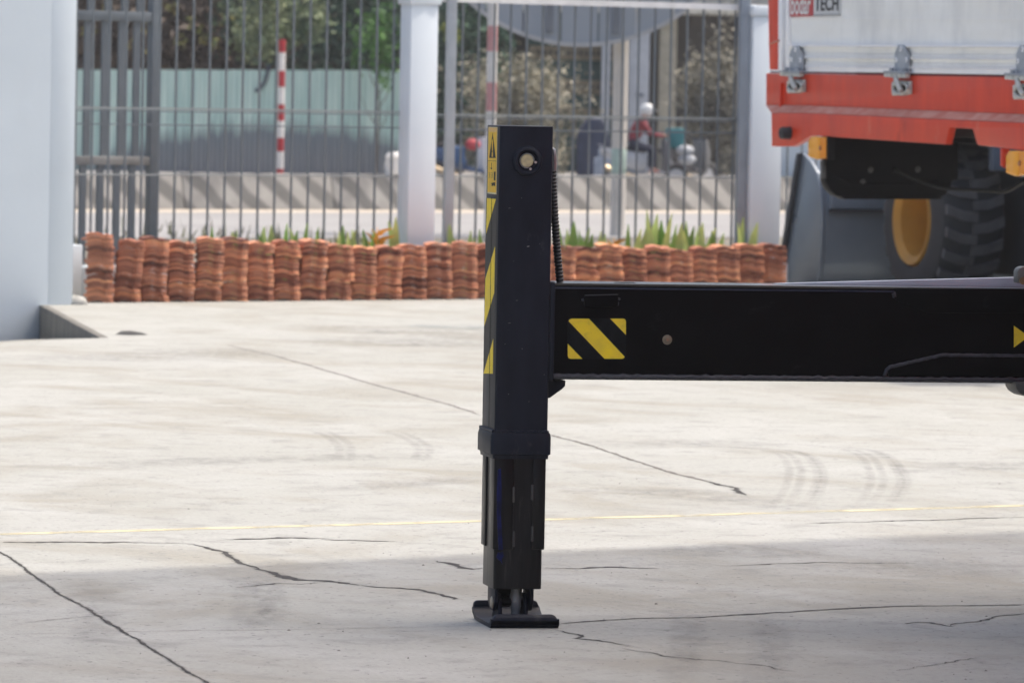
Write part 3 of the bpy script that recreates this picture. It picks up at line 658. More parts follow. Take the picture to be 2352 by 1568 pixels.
# ------------------------------------------------------------------ far side: sheet wall, trees, house
def teal_material():
    m = mat('teal_sheet', (0.60, 0.74, 0.66), 0.7, 0.0, c2=(0.36, 0.54, 0.49), var=0.2, scale=2.2, stretch=(4, 3, 0.22))
    t = m.node_tree; b = t.nodes['Principled BSDF']; src = b.inputs['Base Color'].links[0].from_socket
    tc = nd(t, 'ShaderNodeTexCoord'); ge = nd(t, 'ShaderNodeNewGeometry'); sp = nd(t, 'ShaderNodeSeparateXYZ'); t.links.new(ge.outputs['Position'], sp.inputs[0])
    mp = nd(t, 'ShaderNodeMapping'); mp.inputs['Scale'].default_value = (9, 1, 0.7); t.links.new(ge.outputs['Position'], mp.inputs[0])
    n = nd(t, 'ShaderNodeTexNoise'); n.inputs['Scale'].default_value = 1.0; n.inputs['Detail'].default_value = 6; t.links.new(mp.outputs[0], n.inputs['Vector'])
    # soot that climbs in a broad hump: edge height depends on x along the wall
    cx = nd(t, 'ShaderNodeMath', operation='ADD'); cx.inputs[1].default_value = 4.35; t.links.new(sp.outputs[0], cx.inputs[0])
    sq = nd(t, 'ShaderNodeMath', operation='POWER'); sq.inputs[1].default_value = 2.0; t.links.new(cx.outputs[0], sq.inputs[0])
    hh = nd(t, 'ShaderNodeMath', operation='MULTIPLY_ADD'); hh.inputs[1].default_value = -0.06; hh.inputs[2].default_value = 0.80; t.links.new(sq.outputs[0], hh.inputs[0])
    nn = nd(t, 'ShaderNodeMath', operation='MULTIPLY_ADD'); nn.inputs[1].default_value = 0.5; t.links.new(n.outputs[0], nn.inputs[0]); t.links.new(hh.outputs[0], nn.inputs[2])
    df = nd(t, 'ShaderNodeMath', operation='SUBTRACT'); t.links.new(nn.outputs[0], df.inputs[0]); t.links.new(sp.outputs[2], df.inputs[1])
    r = nd(t, 'ShaderNodeMapRange'); r.inputs[1].default_value = 0.0; r.inputs[2].default_value = 0.30; r.inputs[4].default_value = 0.88; t.links.new(df.outputs[0], r.inputs[0])
    mx = nd(t, 'ShaderNodeMix', data_type='RGBA'); mx.inputs[7].default_value = (0.15, 0.16, 0.185, 1)
    t.links.new(r.outputs[0], mx.inputs[0]); t.links.new(src, mx.inputs[6])
    r2 = nd(t, 'ShaderNodeMapRange'); r2.inputs[1].default_value = 0.35; r2.inputs[2].default_value = 0.9; r2.inputs[4].default_value = 0.75; t.links.new(df.outputs[0], r2.inputs[0])
    mx2 = nd(t, 'ShaderNodeMix', data_type='RGBA'); mx2.inputs[7].default_value = (0.30, 0.29, 0.285, 1)
    t.links.new(r2.outputs[0], mx2.inputs[0]); t.links.new(mx.outputs[2], mx2.inputs[6])
    t.links.new(mx2.outputs[2], b.inputs['Base Color']); return m
M_teal = teal_material()
TY = 104.0
wl = at_Y(140, 160, TY); wr = at_Y(925, 162, TY)
t = thing('sheet_wall', 'weathered teal corrugated sheet wall with a dark soot stain along its foot', 'wall', (wl.x, TY, 0))
Wt = wr.x - wl.x; nP = 8; pwid = Wt / nP
def sheet_mesh(w, h):
    vs = []; n = int(w / 0.025); fs = []
    for i in range(n + 1):
        x = w * i / n; y = 0.012 * math.cos(2 * math.pi * x / 0.1); vs += [(x, y, 0), (x, y, h)]
    fs = [(2 * i, 2 * i + 2, 2 * i + 3, 2 * i + 1) for i in range(n)]
    m = MB().add(vs, fs).mesh('metal_sheet', M_teal, sharp=80); return m
for k in range(nP):
    zz_ = wl.z + (wr.z - wl.z) * (k + 0.5) / nP
    o = link_part('metal_sheet', sheet_mesh(pwid + 0.05, zz_), t, (k * pwid - 0.025, 0.014 * (k % 2), 0))
MB().box(0, Wt, 0.03, 0.08, wl.z - 0.14, wl.z - 0.08).build('support_rail', M_steel, t)
# hanging cable over the sheet wall
pts = [at_Y(x, y, TY - 0.08) for x, y in [(618, 150), (614, 170), (608, 190), (596, 205), (586, 210)]]
o = MB().tube(pts, 0.035, 8).build('hanging_rag', mat('dark_rag', (0.05, 0.06, 0.08), 0.8)); tag(o, 'dark strip hanging over the top of the teal sheet wall', 'rag')
o = MB().lathe([(0.0, 0), (0.13, 0), (0.14, 0.14), (0.12, 0.2), (0.13, 0.24), (0.09, 0.3), (0.0, 0.31)], (0, 0, 0), (0, 0, 1), 16)
pb = fb.world(0, 0, 0); q = fb.uz(906, 400, 0.2); o = o.build('white_jug', mat('jug_white', (0.75, 0.74, 0.70), 0.5)); o.location = fb.world(q[0], 0.2, bt); tag(o, 'white plastic jug standing on the barrier beside the middle white column', 'jug')

def leaf_cloud(n, c, r, size, flat=1.0, seed=0, shell=0.3, holes=0, zmin=None, clumps=0):
    rng = random.Random(seed); vs = []; fs = []
    hs = [Vector((rng.gauss(0, 0.6), rng.gauss(0, 0.6), rng.gauss(0, 0.6))) for _ in range(holes)]
    cs = []
    for _ in range(clumps):
        d = Vector((rng.gauss(0, 1), rng.gauss(0, 1), rng.gauss(0, 1))).normalized() * rng.uniform(0.35, 0.95); cs.append((d, rng.uniform(0.16, 0.36)))
    k = 0
    while k < n:
        if cs:
            d0, rr = rng.choice(cs); d = d0 + Vector((rng.gauss(0, 1), rng.gauss(0, 1), rng.gauss(0, 1))) * rr * 0.6
        else:
            d = Vector((rng.gauss(0, 1), rng.gauss(0, 1), rng.gauss(0, 1))).normalized() * rng.uniform(shell, 1.0) ** 0.6
        if any((d - h).length < 0.3 for h in hs): k += 0.2; continue
        p = Vector((c[0] + d.x * r[0], c[1] + d.y * r[1], c[2] + d.z * r[2]))
        if zmin is not None and p.z < zmin: k += 0.2; continue
        a = Vector((rng.gauss(0, 1), rng.gauss(0, 1), rng.gauss(0, 0.6) * flat)).normalized(); b = a.cross(Vector((rng.gauss(0, 1), rng.gauss(0, 1), rng.gauss(0, 1)))).normalized()
        s = size * rng.uniform(0.6, 1.3); i = len(vs)
        vs += [p - a * s * 0.5, p + b * s * 0.26, p + a * s * 0.5, p - b * s * 0.26]; fs.append((i, i + 1, i + 2, i + 3)); k += 1
    return MB().add(vs, fs)
def tree(name, label, x, y, Y, rx, ry, rz, n, size, m, seed, cat='tree', trunk=(0.1, 0.5), clumps=40, zmin=0.0, group=None, barkc=(0.10, 0.08, 0.06)):
    p = at_Y(x, y, Y); t = thing(name, label, cat, (p.x, Y, 0), 0, group)
    leaf_cloud(n, (0, 0, p.z), (rx, ry, rz), size, 1, seed, 0.3, 0, zmin, clumps).build('crown', m, t)
    rng = random.Random(seed); tb = MB(); tb.tube([(0, 0, 0), (0.05, 0, p.z * 0.5), (-0.05, 0.05, p.z)], [trunk[0], trunk[0] * 0.8, trunk[0] * 0.5], 8)
    for k in range(7):
        a = rng.uniform(0, 6.28); h = p.z * rng.uniform(0.25, 0.8)
        tb.tube([(0, 0, h), (rx * 0.4 * math.cos(a), ry * 0.4 * math.sin(a), h + rz * 0.25), (rx * 0.75 * math.cos(a), ry * 0.75 * math.sin(a), h + rz * 0.6)], [trunk[0] * 0.55, trunk[0] * 0.35, trunk[0] * 0.12], 6)
    tb.build('trunk', mat(name + '_bark', barkc, 0.9, var=0.3, scale=5, bump=0.5), t)
    return t
M_gold = leafmat('leaf_gold', (0.42, 0.36, 0.10), (0.16, 0.20, 0.06), 3)
M_brown = leafmat('dead_leaf_brown', (0.22, 0.17, 0.125), (0.11, 0.092, 0.078))
M_lgreen = leafmat('leaf_pale_green', (0.34, 0.38, 0.20), (0.07, 0.13, 0.07), 1.6)
M_dgreen = leafmat('leaf_dark_green', (0.11, 0.19, 0.12), (0.04, 0.08, 0.06))
M_vine = leafmat('leaf_vine_green', (0.13, 0.30, 0.06), (0.04, 0.12, 0.03), 2)
M_dusty = leafmat('leaf_dusty_olive', (0.44, 0.41, 0.30), (0.22, 0.21, 0.165), 1.2)
M_dust2 = leafmat('leaf_dusty_grey', (0.36, 0.34, 0.26), (0.15, 0.145, 0.125), 1.0)
bt1 = tree('brown_tree', 'dark brown withered tree behind the teal wall above the steel gate', 270, 20, 112, 2.6, 1.6, 2.0, 9000, 0.17, M_brown, 1, clumps=60)
bt2 = tree('brown_tree', 'dark brown withered tree behind the teal wall right of the steel gate', 480, 10, 112.5, 2.3, 1.5, 2.0, 8000, 0.17, M_brown, 2, clumps=60)
for q, (x, y) in enumerate([(250, 30), (300, 95), (330, 60), (395, 25), (440, 55), (470, 80), (360, 12), (520, 40), (205, 70), (500, 105), (280, 60), (415, 100), (350, 110)]):
    b_ = bt1 if x < 370 else bt2; p = at_Y(x, y, 110.0); o = leaf_cloud(14, tuple(p - b_.location), (0.16, 0.1, 0.2), 0.11, 1, 60 + q).build('leaf_sprig', M_gold, b_); o['kind'] = 'stuff'
tree('pale_tree', 'pale green sunlit tree above the teal wall left of the thin striped pole', 640, 35, 108, 1.0, 0.8, 1.0, 2200, 0.15, M_lgreen, 3, clumps=26)
tree('dark_tree', 'dark green tree behind the teal wall right of the thin striped pole', 760, 30, 111, 2.2, 1.5, 1.9, 8000, 0.16, M_dgreen, 4, clumps=50)
tree('dark_tree', 'dark green tree half hidden by the middle white column', 900, 60, 110, 1.5, 1.2, 1.9, 5500, 0.16, M_dgreen, 14, clumps=40)
tree('hanging_vine', 'bright green leafy vine hanging over the right end of the teal wall', 868, 105, 103.2, 0.42, 0.3, 0.95, 900, 0.12, M_vine, 5, cat='vine', clumps=18, trunk=(0.022, 0.1))
tree('yellow_bush', 'small sunlit yellow green bush just right of the middle white column', 1040, 85, 100.5, 0.26, 0.3, 0.3, 260, 0.11, leafmat('leaf_lime', (0.30, 0.33, 0.07), (0.12, 0.18, 0.04)), 6, cat='bush', clumps=8, trunk=(0.03, 0.1))
tree('dusty_bush', 'big dusty olive bush between the middle white column and the dark green shutters', 1190, 265, 101, 1.25, 0.9, 1.3, 7500, 0.10, M_dusty, 7, cat='bush', clumps=60, trunk=(0.06, 0.2))
tree('dusty_bush', 'dusty grey bush behind the parked scooter near the right white column', 1640, 245, 101, 0.95, 0.8, 1.35, 6000, 0.10, M_dust2, 8, cat='bush', clumps=55, trunk=(0.06, 0.2))
tree('dark_tree', 'dark leafy tree behind the dusty bush and the middle column', 1060, 120, 109, 1.1, 0.9, 2.2, 4500, 0.16, M_dgreen, 9, clumps=30)
# hedge line that closes the view behind the trees
hd = MB(); rng = random.Random(21)
big = leaf_cloud(16000, (0, 0, 2.4), (9.5, 1.2, 2.9), 0.32, 1, 22, 0.0)
o = big.build('hedge', leafmat('hedge_dark', (0.10, 0.105, 0.085), (0.05, 0.05, 0.045)))
o.location = (at_Y(420, 0, 119).x, 119, 0); tag(o, 'dark unbroken hedge growing far behind the teal wall', 'hedge')
o = MB().box(-30, 40, 0, 1, 0, 11).build('far_building_wall', mat('sooty_wall', (0.05, 0.05, 0.05), 0.9, var=0.3, scale=0.5)); o.location = (0, 124, 0)
o.name = 'dark_warehouse'; tag(o, 'long dark warehouse wall closing the view behind the hedge', 'building')

# house with shutters and pillars behind the sign
HY = 112.0
hx = lambda x, y=200, Y=HY: at_Y(x, y, Y)
h0 = hx(1000)
house = thing('street_house', 'shaded house front with dark green shutters and pale pillars behind the round sign', 'house', (h0.x, HY, 0))
def HX(x, y=200): return hx(x, y).x - h0.x
def HZ(y, x=1400): return hx(x, y).z
M_dark = mat('house_shade_wall', (0.13, 0.125, 0.115), 0.9, var=0.3, scale=1)
MB().box(HX(1000), HX(1960), 1.6, 1.9, 0, HZ(-160)).build('back_wall', M_dark, house)
MB().box(HX(1010), HX(1960), -0.6, 1.6, HZ(30), HZ(6)).build('eave', mat('eave_cream', (0.62, 0.60, 0.52), 0.7, var=0.15), house, 0.02)
MB().box(HX(1010), HX(1960), -0.4, 1.6, HZ(6) + 0.004, HZ(-160)).build('upper_wall', mat('house_upper', (0.45, 0.44, 0.41), 0.8), house)
M_shut = mat('shutter_green', (0.055, 0.12, 0.105), 0.5, var=0.2)
M_orn = mat('ornament_tan', (0.26, 0.22, 0.15), 0.8, var=0.4, scale=20)
# folding shutter gate: upright slats and two pierced ornament bands
sl = MB().box(-0.026, 0.026, -0.03, 0.03, 0, HZ(30)).mesh('shutter_slat', M_shut)
x = 1215
while x < 1408:
    link_part('shutter_slat', sl, house, (HX(x), 0.25, 0)); x += 8.2
MB().box(HX(1215), HX(1408), 0.29, 0.32, 0, HZ(30)).build('shutter_back', mat('shutter_shade', (0.018, 0.03, 0.03), 0.7), house)
for (ya, yb) in ((108, 140), (186, 218)):
    MB().box(HX(1215), HX(1408), 0.16, 0.2, HZ(yb), HZ(ya)).build('ornament_band', M_orn, house)
    dm = MB().prism([(-0.045, 0), (0, -0.06), (0.045, 0), (0, 0.06)], 0.12, 0.155, 'v').mesh('ornament_rosette', mat('ornament_dark', (0.09, 0.085, 0.07), 0.8))
    for k in range(14): link_part('ornament_rosette', dm, house, (HX(1222) + k * (HX(1402) - HX(1222)) / 13, 0, HZ((ya + yb) / 2)))
tri = MB().prism([(-0.16, 0.22), (0.16, 0.22), (0, -0.2)], 0.1, 0.14, 'v').mesh('pennant', M_orn)
for x in (1318, 1354, 1391): link_part('pennant', tri, house, (HX(x), 0, HZ(275)))
M_pil = mat('pillar_pale', (0.52, 0.54, 0.57), 0.7, var=0.08)
for (xa, xb, m) in ((1443, 1490, M_pil), (1512, 1552, mat('pillar_beige', (0.42, 0.38, 0.29), 0.8, var=0.15)), (1380, 1400, M_pil)):
    MB().box(HX(xa), HX(xb), -0.3, 0.0, 0, HZ(30) - 0.004).build('pillar', m, house, 0.02)
MB().box(HX(1460), HX(1478), -0.33, -0.302, HZ(221), HZ(213)).build('name_plate', mat('plate_grey', (0.2, 0.22, 0.26), 0.6), house)
MB().box(HX(1792), HX(1960), -0.9, -0.6, 0, HZ(40)).build('white_pier', M_white, house, 0.02)
o = MB().box(-0.25, 0.25, -0.2, 0.2, 0, 0.5).box(-0.18, 0.18, -0.15, 0.15, 0.5, 0.66).build('parcel_pile', mat('parcel_blue_grey', (0.30, 0.34, 0.40), 0.7, var=0.2), None, 0.03)
o.location = (hx(1505 - 4).x * 0 + at_Y(1498, 390, 97).x - 0.75, 97.5, 0); tag(o, 'blue grey bundle standing before the green shutters', 'bundle')
o = MB().prism([(-0.3, 0), (0.3, 0), (0.3, 0.75), (0.18, 1.15), (-0.1, 1.2), (-0.3, 0.9)], -0.2, 0.2, 'v').build('covered_bike', mat('bike_cover_navy', (0.03, 0.04, 0.075), 0.7, var=0.3), None, 0.08)
o.location = (at_Y(1362, 390, 100).x, 100, 0); tag(o, 'bike under a dark navy cover parked before the green shutters', 'covered bike')

# ------------------------------------------------------------------ motorbikes and rider
M_blk = mat('scooter_black', (0.015, 0.015, 0.017), 0.5)
M_silver = mat('scooter_silver', (0.40, 0.41, 0.43), 0.35, 0.3, var=0.1)
def wheel(parent, x, z, r, y=0.0):
    w = MB().lathe([(r - 0.07, -0.045), (r - 0.02, -0.05), (r, -0.02), (r, 0.02), (r - 0.02, 0.05), (r - 0.07, 0.045)], (x, y, z), (0, 1, 0), 24, True).build('wheel', M_blk, parent)
    MB().lathe([(0.0, -0.03), (0.05, -0.04), (r - 0.075, -0.03), (r - 0.065, -0.045), (r - 0.065, 0.045), (r - 0.075, 0.03), (0.05, 0.04), (0, 0.03)], (x, y, z), (0, 1, 0), 20).build('rim', M_silver, w)
def scooter(loc, rotz, label, body, name='motor_scooter', light=None):
    t = thing(name, label, 'motor scooter', loc, rotz, 'motor scooters on the far road'); t.scale = (0.85, 0.85, 0.85)
    wheel(t, -0.6, 0.25, 0.25); wheel(t, 0.62, 0.25, 0.25)
    MB().prism([(-0.92, 0.82), (-0.55, 0.80), (-0.1, 0.70), (0.02, 0.52), (-0.05, 0.36), (-0.35, 0.42), (-0.62, 0.55), (-0.9, 0.72)], -0.13, 0.13, 'v').build('tail_body', body, t, 0.04)
    MB().prism([(-0.75, 0.83), (0.0, 0.72), (0.02, 0.80), (-0.3, 0.85), (-0.72, 0.90)], -0.12, 0.12, 'v').build('seat', M_blk, t, 0.03)
    MB().prism([(-0.05, 0.36), (0.4, 0.30), (0.42, 0.36), (0.0, 0.45)], -0.15, 0.15, 'v').build('footboard', body, t, 0.015)
    MB().prism([(0.34, 0.32), (0.46, 0.36), (0.52, 0.75), (0.42, 1.0), (0.32, 1.02), (0.34, 0.7)], -0.17, 0.17, 'v').build('front_shield', light or body, t, 0.04)
    MB().prism([(0.42, 0.42), (0.62, 0.56), (0.86, 0.47), (0.9, 0.40), (0.62, 0.52)], -0.06, 0.06, 'v').build('front_fender', light or body, t, 0.015)
    MB().tube([(0.36, 0.32, 1.06), (0.33, 0.12, 1.02), (0.33, -0.12, 1.02), (0.36, -0.32, 1.06)], 0.018, 8).build('handlebar', M_blk, t)
    MB().tube([(0.33, 0, 1.0), (0.5, 0, 0.6), (0.62, 0, 0.25)], 0.028, 8).build('fork', M_silver, t)
    MB().tube([(-0.05, -0.17, 0.22), (-0.4, -0.19, 0.28), (-0.86, -0.2, 0.44)], [0.03, 0.06, 0.055], 12).build('exhaust', mat('exhaust_steel', (0.62, 0.50, 0.34), 0.3, 0.7), t)
    MB().tube([(-0.88, 0.12, 0.86), (-0.95, 0, 0.88), (-0.88, -0.12, 0.86)], 0.012, 6).build('grab_rail', M_silver, t)
    return t
RY = 95.0; rp = at_Y(1484, 420, RY)
scooter((rp.x - 0.02, RY, 0), 0.12, 'silver and white scooter ridden by the person in the red jacket', M_silver, light=mat('shield_grey', (0.10, 0.10, 0.11), 0.4))
def skin_body(pts, edges, radii, name, m, sub=2, root=0):
    me = bpy.data.meshes.new(name); me.from_pydata(pts, edges, []); o = bpy.data.objects.new(name, me); col.objects.link(o)
    sk = o.modifiers.new('skin', 'SKIN'); sk.use_smooth_shade = True
    for i, r in enumerate(radii):
        me.skin_vertices[0].data[i].radius = (r, r) if not isinstance(r, tuple) else r
        me.skin_vertices[0].data[i].use_root = (i == root)
    ss = o.modifiers.new('sub', 'SUBSURF'); ss.levels = sub; ss.render_levels = sub
    dg = bpy.context.evaluated_depsgraph_get(); em = bpy.data.meshes.new_from_object(o.evaluated_get(dg)); bpy.data.objects.remove(o)
    em.name = name; em.materials.clear()
    for x in (m if isinstance(m, list) else [m]): em.materials.append(x)
    return em
# rider facing +x, seated: hips at (-0.25, 0.82), leaning forward, hands on the bars
P = [(-0.27, 0, 0.92), (-0.23, 0, 1.10), (-0.12, 0, 1.30), (-0.06, 0, 1.38), (-0.02, 0, 1.45), (0.02, 0.0, 1.53)]
E = [(0, 1), (1, 2), (2, 3), (3, 4), (4, 5)]; RR = [(0.15, 0.17), (0.13, 0.16), (0.13, 0.18), (0.09, 0.13), 0.055, 0.075]
for s in (-1, 1):
    n = len(P)
    P += [(-0.24, 0.1 * s, 0.88), (0.14, 0.17 * s, 0.80), (0.13, 0.17 * s, 0.44), (0.10, 0.17 * s, 0.40), (0.24, 0.17 * s, 0.385)]
    E += [(0, n), (n, n + 1), (n + 1, n + 2), (n + 2, n + 3), (n + 3, n + 4)]; RR += [0.10, 0.075, 0.05, 0.045, 0.035]
    n = len(P)
    P += [(-0.10, 0.19 * s, 1.33), (0.06, 0.25 * s, 1.12), (0.28, 0.26 * s, 1.08), (0.36, 0.26 * s, 1.08)]
    E += [(2, n), (n, n + 1), (n + 1, n + 2), (n + 2, n + 3)]; RR += [0.065, 0.048, 0.038, 0.034]
M_jack = mat('jacket_red', (0.20, 0.025, 0.035), 0.7, var=0.2, scale=6); M_navy = mat('trousers_navy', (0.015, 0.02, 0.045), 0.8); M_skin = mat('skin_tone', (0.50, 0.28, 0.20), 0.6)
rider = thing('person', 'motorbike rider in white helmet, red jacket and navy trousers', 'person', (rp.x - 0.02, RY, 0), 0.12)
rider.scale = (0.85, 0.85, 0.85)
em = skin_body(P, E, RR, 'body', [M_jack, M_navy, M_skin])
for f in em.polygons:
    c = f.center
    f.material_index = 2 if (c.z > 1.42 or c.z < 0.43 or (c.x > 0.31 and c.z > 0.95)) else (1 if (c.z < 1.0 or (c.x > -0.06 and abs(c.y) < 0.2 and c.z < 1.3)) else 0)
o = link_part('body', em, rider)
MB().ball((0.02, 0, 1.585), 0.135, 20, 14, (1.1, 0.95, 0.95)).build('helmet', mat('helmet_white', (0.62, 0.64, 0.64), 0.4), rider)
MB().prism([(0.09, 1.60), (0.22, 1.58), (0.21, 1.565), (0.09, 1.565)], -0.08, 0.08, 'v').build('helmet_peak', mat('peak_grey', (0.5, 0.5, 0.5), 0.4), rider, 0.005)
for s in (-1, 1):
    MB().box(0.05, 0.28, 0.17 * s - 0.045, 0.17 * s + 0.045, 0.352, 0.372).build('sandal', mat('sandal_red', (0.30, 0.03, 0.04), 0.6), rider, 0.008)
    hd = MB()
    for k in range(4): hd.tube([(0.355, 0.26 * s + (k - 1.5) * 0.018, 1.098), (0.395, 0.26 * s + (k - 1.5) * 0.018, 1.085), (0.39, 0.26 * s + (k - 1.5) * 0.018, 1.052), (0.362, 0.26 * s + (k - 1.5) * 0.018, 1.045)], 0.0085, 6)
    hd.tube([(0.34, 0.26 * s - 0.03 * s, 1.07), (0.355, 0.26 * s - 0.045 * s, 1.045), (0.375, 0.26 * s - 0.035 * s, 1.04)], 0.0095, 6)
    hd.build('fingers', M_skin, rider)
# parked scooters behind the barrier
p2 = at_Y(1582, 420, 96.5)
scooter((p2.x, 96.5, 0), 0.9, 'parked dark scooter loaded with teal box and white bags', mat('scooter_dark', (0.05, 0.05, 0.055), 0.4), light=mat('scooter_pearl', (0.16, 0.16, 0.16), 0.4))
o = MB().box(-0.16, 0.16, -0.16, 0.16, 0, 0.34).build('cargo_box', mat('box_teal', (0.025, 0.17, 0.19), 0.5), None, 0.03); o.location = (at_Y(1549, 350, 96).x, 95.9, 0.70); tag(o, 'teal cargo box on the parked scooter by the dusty grey bush', 'box')
for i, (x, y, lab) in enumerate([(1578, 366, 'lower white bag beside the teal cargo box'), (1574, 345, 'upper white bag beside the teal cargo box')]):
    pq = at_Y(x, y, 95.6); o = MB().ball((0, 0, 0), 0.14, 12, 8, (1.1, 0.8, 0.62)).build('white_bag', mat('bag_white', (0.42, 0.44, 0.46), 0.6), None); o.location = (pq.x, 95.6, pq.z); tag(o, lab, 'bag')
p3 = at_Y(1066, 420, 93)
scooter((p3.x, 93, 0), 0.45, 'parked scooter with a white front beside the middle white column', mat('scooter_blue', (0.03, 0.07, 0.16), 0.4), light=mat('scooter_white', (0.75, 0.76, 0.78), 0.4))
o = MB().ball((0, 0, 0), 0.12, 12, 8, (1.1, 1, 0.8)).build('crash_helmet', mat('cap_red', (0.40, 0.04, 0.05), 0.6), None); pq = at_Y(1086, 332, 92.8); o.location = (pq.x, 92.8, pq.z); tag(o, 'red helmet resting on the white fronted scooter', 'helmet')
o = MB().box(-0.16, 0.16, -0.15, 0.15, -0.02, 0.28).build('cargo_bag', mat('bag_blue', (0.04, 0.10, 0.22), 0.7), None, 0.05); pq = at_Y(1046, 360, 92.9); o.location = (pq.x, 92.9, pq.z - 0.1); tag(o, 'blue bag strapped on the white fronted scooter', 'bag')

# ------------------------------------------------------------------ wheel loader
Lc = at_Y(2094, 505, 47.0)
FLd = Frame((Lc.x, Lc.y, 0), R(-70.5))                  # u: back towards us, v: to its right side, z up
M_ld = mat('loader_grey_blue', (0.20, 0.235, 0.28), 0.3, 0.35, var=0.12, scale=2, spec=0.5)
M_ldd = mat('loader_dark', (0.03, 0.033, 0.04), 0.6)
M_rim = mat('rim_yellow', (0.50, 0.25, 0.035), 0.5, var=0.12, scale=4)
M_lug = mat('tyre_lug', (0.085, 0.087, 0.092), 0.7, var=0.25, scale=8)
M_tyre = mat('tyre_rubber', (0.030, 0.032, 0.036), 0.7, var=0.2, scale=10, bump=0.3)
ld = thing('wheel_loader', 'grey wheel loader with yellow rims and lowered bucket behind the truck', 'wheel loader', FLd.o, FLd.yaw)
def loader_wheel(u, v):
    r = Lc.z + 0.0; R0 = r; hub = Vector((u, v, r))
    ty = MB().lathe([(0.37, 0.05), (0.40, 0.0), (0.50, -0.02), (R0 * 0.93, 0.02), (R0 * 0.965, 0.07), (R0 * 0.965, 0.50), (R0 * 0.93, 0.56), (0.5, 0.58), (0.40, 0.57), (0.37, 0.52)], hub, (0, 1, 0), 48, True).build('wheel', M_tyre, ld)
    lug = MB()
    for k in range(22):
        a = 2 * math.pi * k / 22
        for (y0, y1, da) in ((0.03, 0.31, 0.0), (0.27, 0.55, 0.14)):
            pts = []
            for yy, dd in ((y0, 0.10 if da == 0 else 0.0), ((y0 + y1) / 2, 0.02), (y1, 0.0 if da == 0 else 0.10)):
                pts.append((yy, a + da + dd))
            for (ya, aa), (yb, ab) in zip(pts[:-1], pts[1:]):
                vs = []
                for yy, an in ((ya, aa), (yb, ab)):
                    for rr in (R0 * 0.94, R0 * 1.015):
                        for dth in (0.0, 0.125): vs.append((u + rr * math.cos(an + dth), v + yy, r + rr * math.sin(an + dth)))
                lug.add(vs, [(0, 1, 3, 2), (4, 6, 7, 5), (0, 2, 6, 4), (1, 5, 7, 3), (2, 3, 7, 6)])
    lug.build('tread', M_lug, ty)
    MB().lathe([(0.0, 0.30), (0.10, 0.30), (0.12, 0.26), (0.285, 0.32), (0.295, 0.10), (0.305, 0.03), (0.34, 0.0), (0.375, -0.012), (0.392, 0.03), (0.375, 0.2)], hub, (0, 1, 0), 40).build('rim', M_rim, ty)
loader_wheel(0, 0); loader_wheel(0, 2.0 - 0.5 + 0.5); loader_wheel(2.6, 0.15); loader_wheel(2.6, 2.05)
# bucket: two side plates and a curved shell
c8 = crop(1860, 380, 2.5286)
uB = -1.9
vside = -0.32
def bp(x, y):
    u_, z_ = FLd.uz(x, y, vside); return (u_, max(0.02, z_))
side = [bp(1843, 352), bp(1862, 372), bp(1876, 396), bp(1884, 440), bp(1888, 494), bp(1886, 560), bp(1880, 640), bp(1868, 700), bp(1846, 738), bp(1782, 738), bp(1797, 643), bp(1822, 490)]
bk = MB().prism(side, vside, vside + 0.03, 'v').build('bucket_side', M_ld, ld, 0.004)
edge = MB().prism([bp(1836, 352), bp(1843, 352), bp(1822, 490), bp(1797, 643), bp(1782, 738), bp(1770, 738), bp(1789, 640)], vside - 0.03, vside + 0.05, 'v').build('bucket_edge', M_ldd, ld, 0.004)
MB().prism([bp(1752, 690), bp(1752, 610), bp(1775, 590), bp(1796, 600), bp(1782, 738), bp(1752, 738)], vside + 0.06, vside + 2.4, 'v').build('bucket_lip', M_ldd, ld, 0.01)
MB().prism([bp(1836, 360), bp(1822, 470), bp(1800, 600), bp(1776, 600), bp(1790, 560)], vside + 0.04, vside + 0.07, 'v').build('bucket_cheek', M_ld, ld, 0.004)
back = [bp(1876, 396), bp(1884, 440), bp(1888, 494), bp(1887, 530), bp(1886, 560), bp(1884, 600), bp(1880, 640), bp(1868, 700), bp(1846, 738)]
inn = [(a - 0.03, b) for a, b in back][::-1]
MB().prism([(a + 0.004, b) for a, b in back] + inn, vside + 0.032, vside + 2.55, 'v').build('bucket_shell', M_ld, ld, sharp=50)
zb = bp(1888, 480)[1]; ub = bp(1888, 480)[0]
MB().box(ub - 0.15, ub + 0.06, vside + 0.06, vside + 2.5, zb, zb + 0.34).build('bucket_top_beam', mat('loader_blue_grey', (0.13, 0.17, 0.23), 0.4, 0.2), ld, 0.02)
MB().box(ub + 0.006, ub + 0.066, vside + 0.06, vside + 2.5, zb - 0.03, zb - 0.004).build('bucket_seam', M_ldd, ld)
MB().box(-1.75, 1.0, 0.85, 1.1, 0.55, 0.95).box(-1.75, 1.0, 1.45, 1.7, 0.55, 0.95).build('lift_arm', M_ld, ld, 0.03)
MB().box(-0.3, 3.4, 0.72, 1.95, 0.22, 1.3).build('chassis', M_ldd, ld, 0.03)
MB().box(0.8, 2.2, 0.6, 2.0, 1.352, 2.9).build('cab', M_ld, ld, 0.05)
MB().box(2.2, 3.6, 0.5, 2.1, 1.352, 2.0).build('engine_cover', mat('loader_tan', (0.36, 0.19, 0.09), 0.5), ld, 0.05)
MB().box(-0.9, 0.85, -0.12, 0.75, 1.345, 1.40).box(0.75, 0.85, 0.35, 0.75, 1.1, 1.344).build('mudguard', mat('mudguard_blue_grey', (0.09, 0.12, 0.17), 0.45), ld, 0.015)

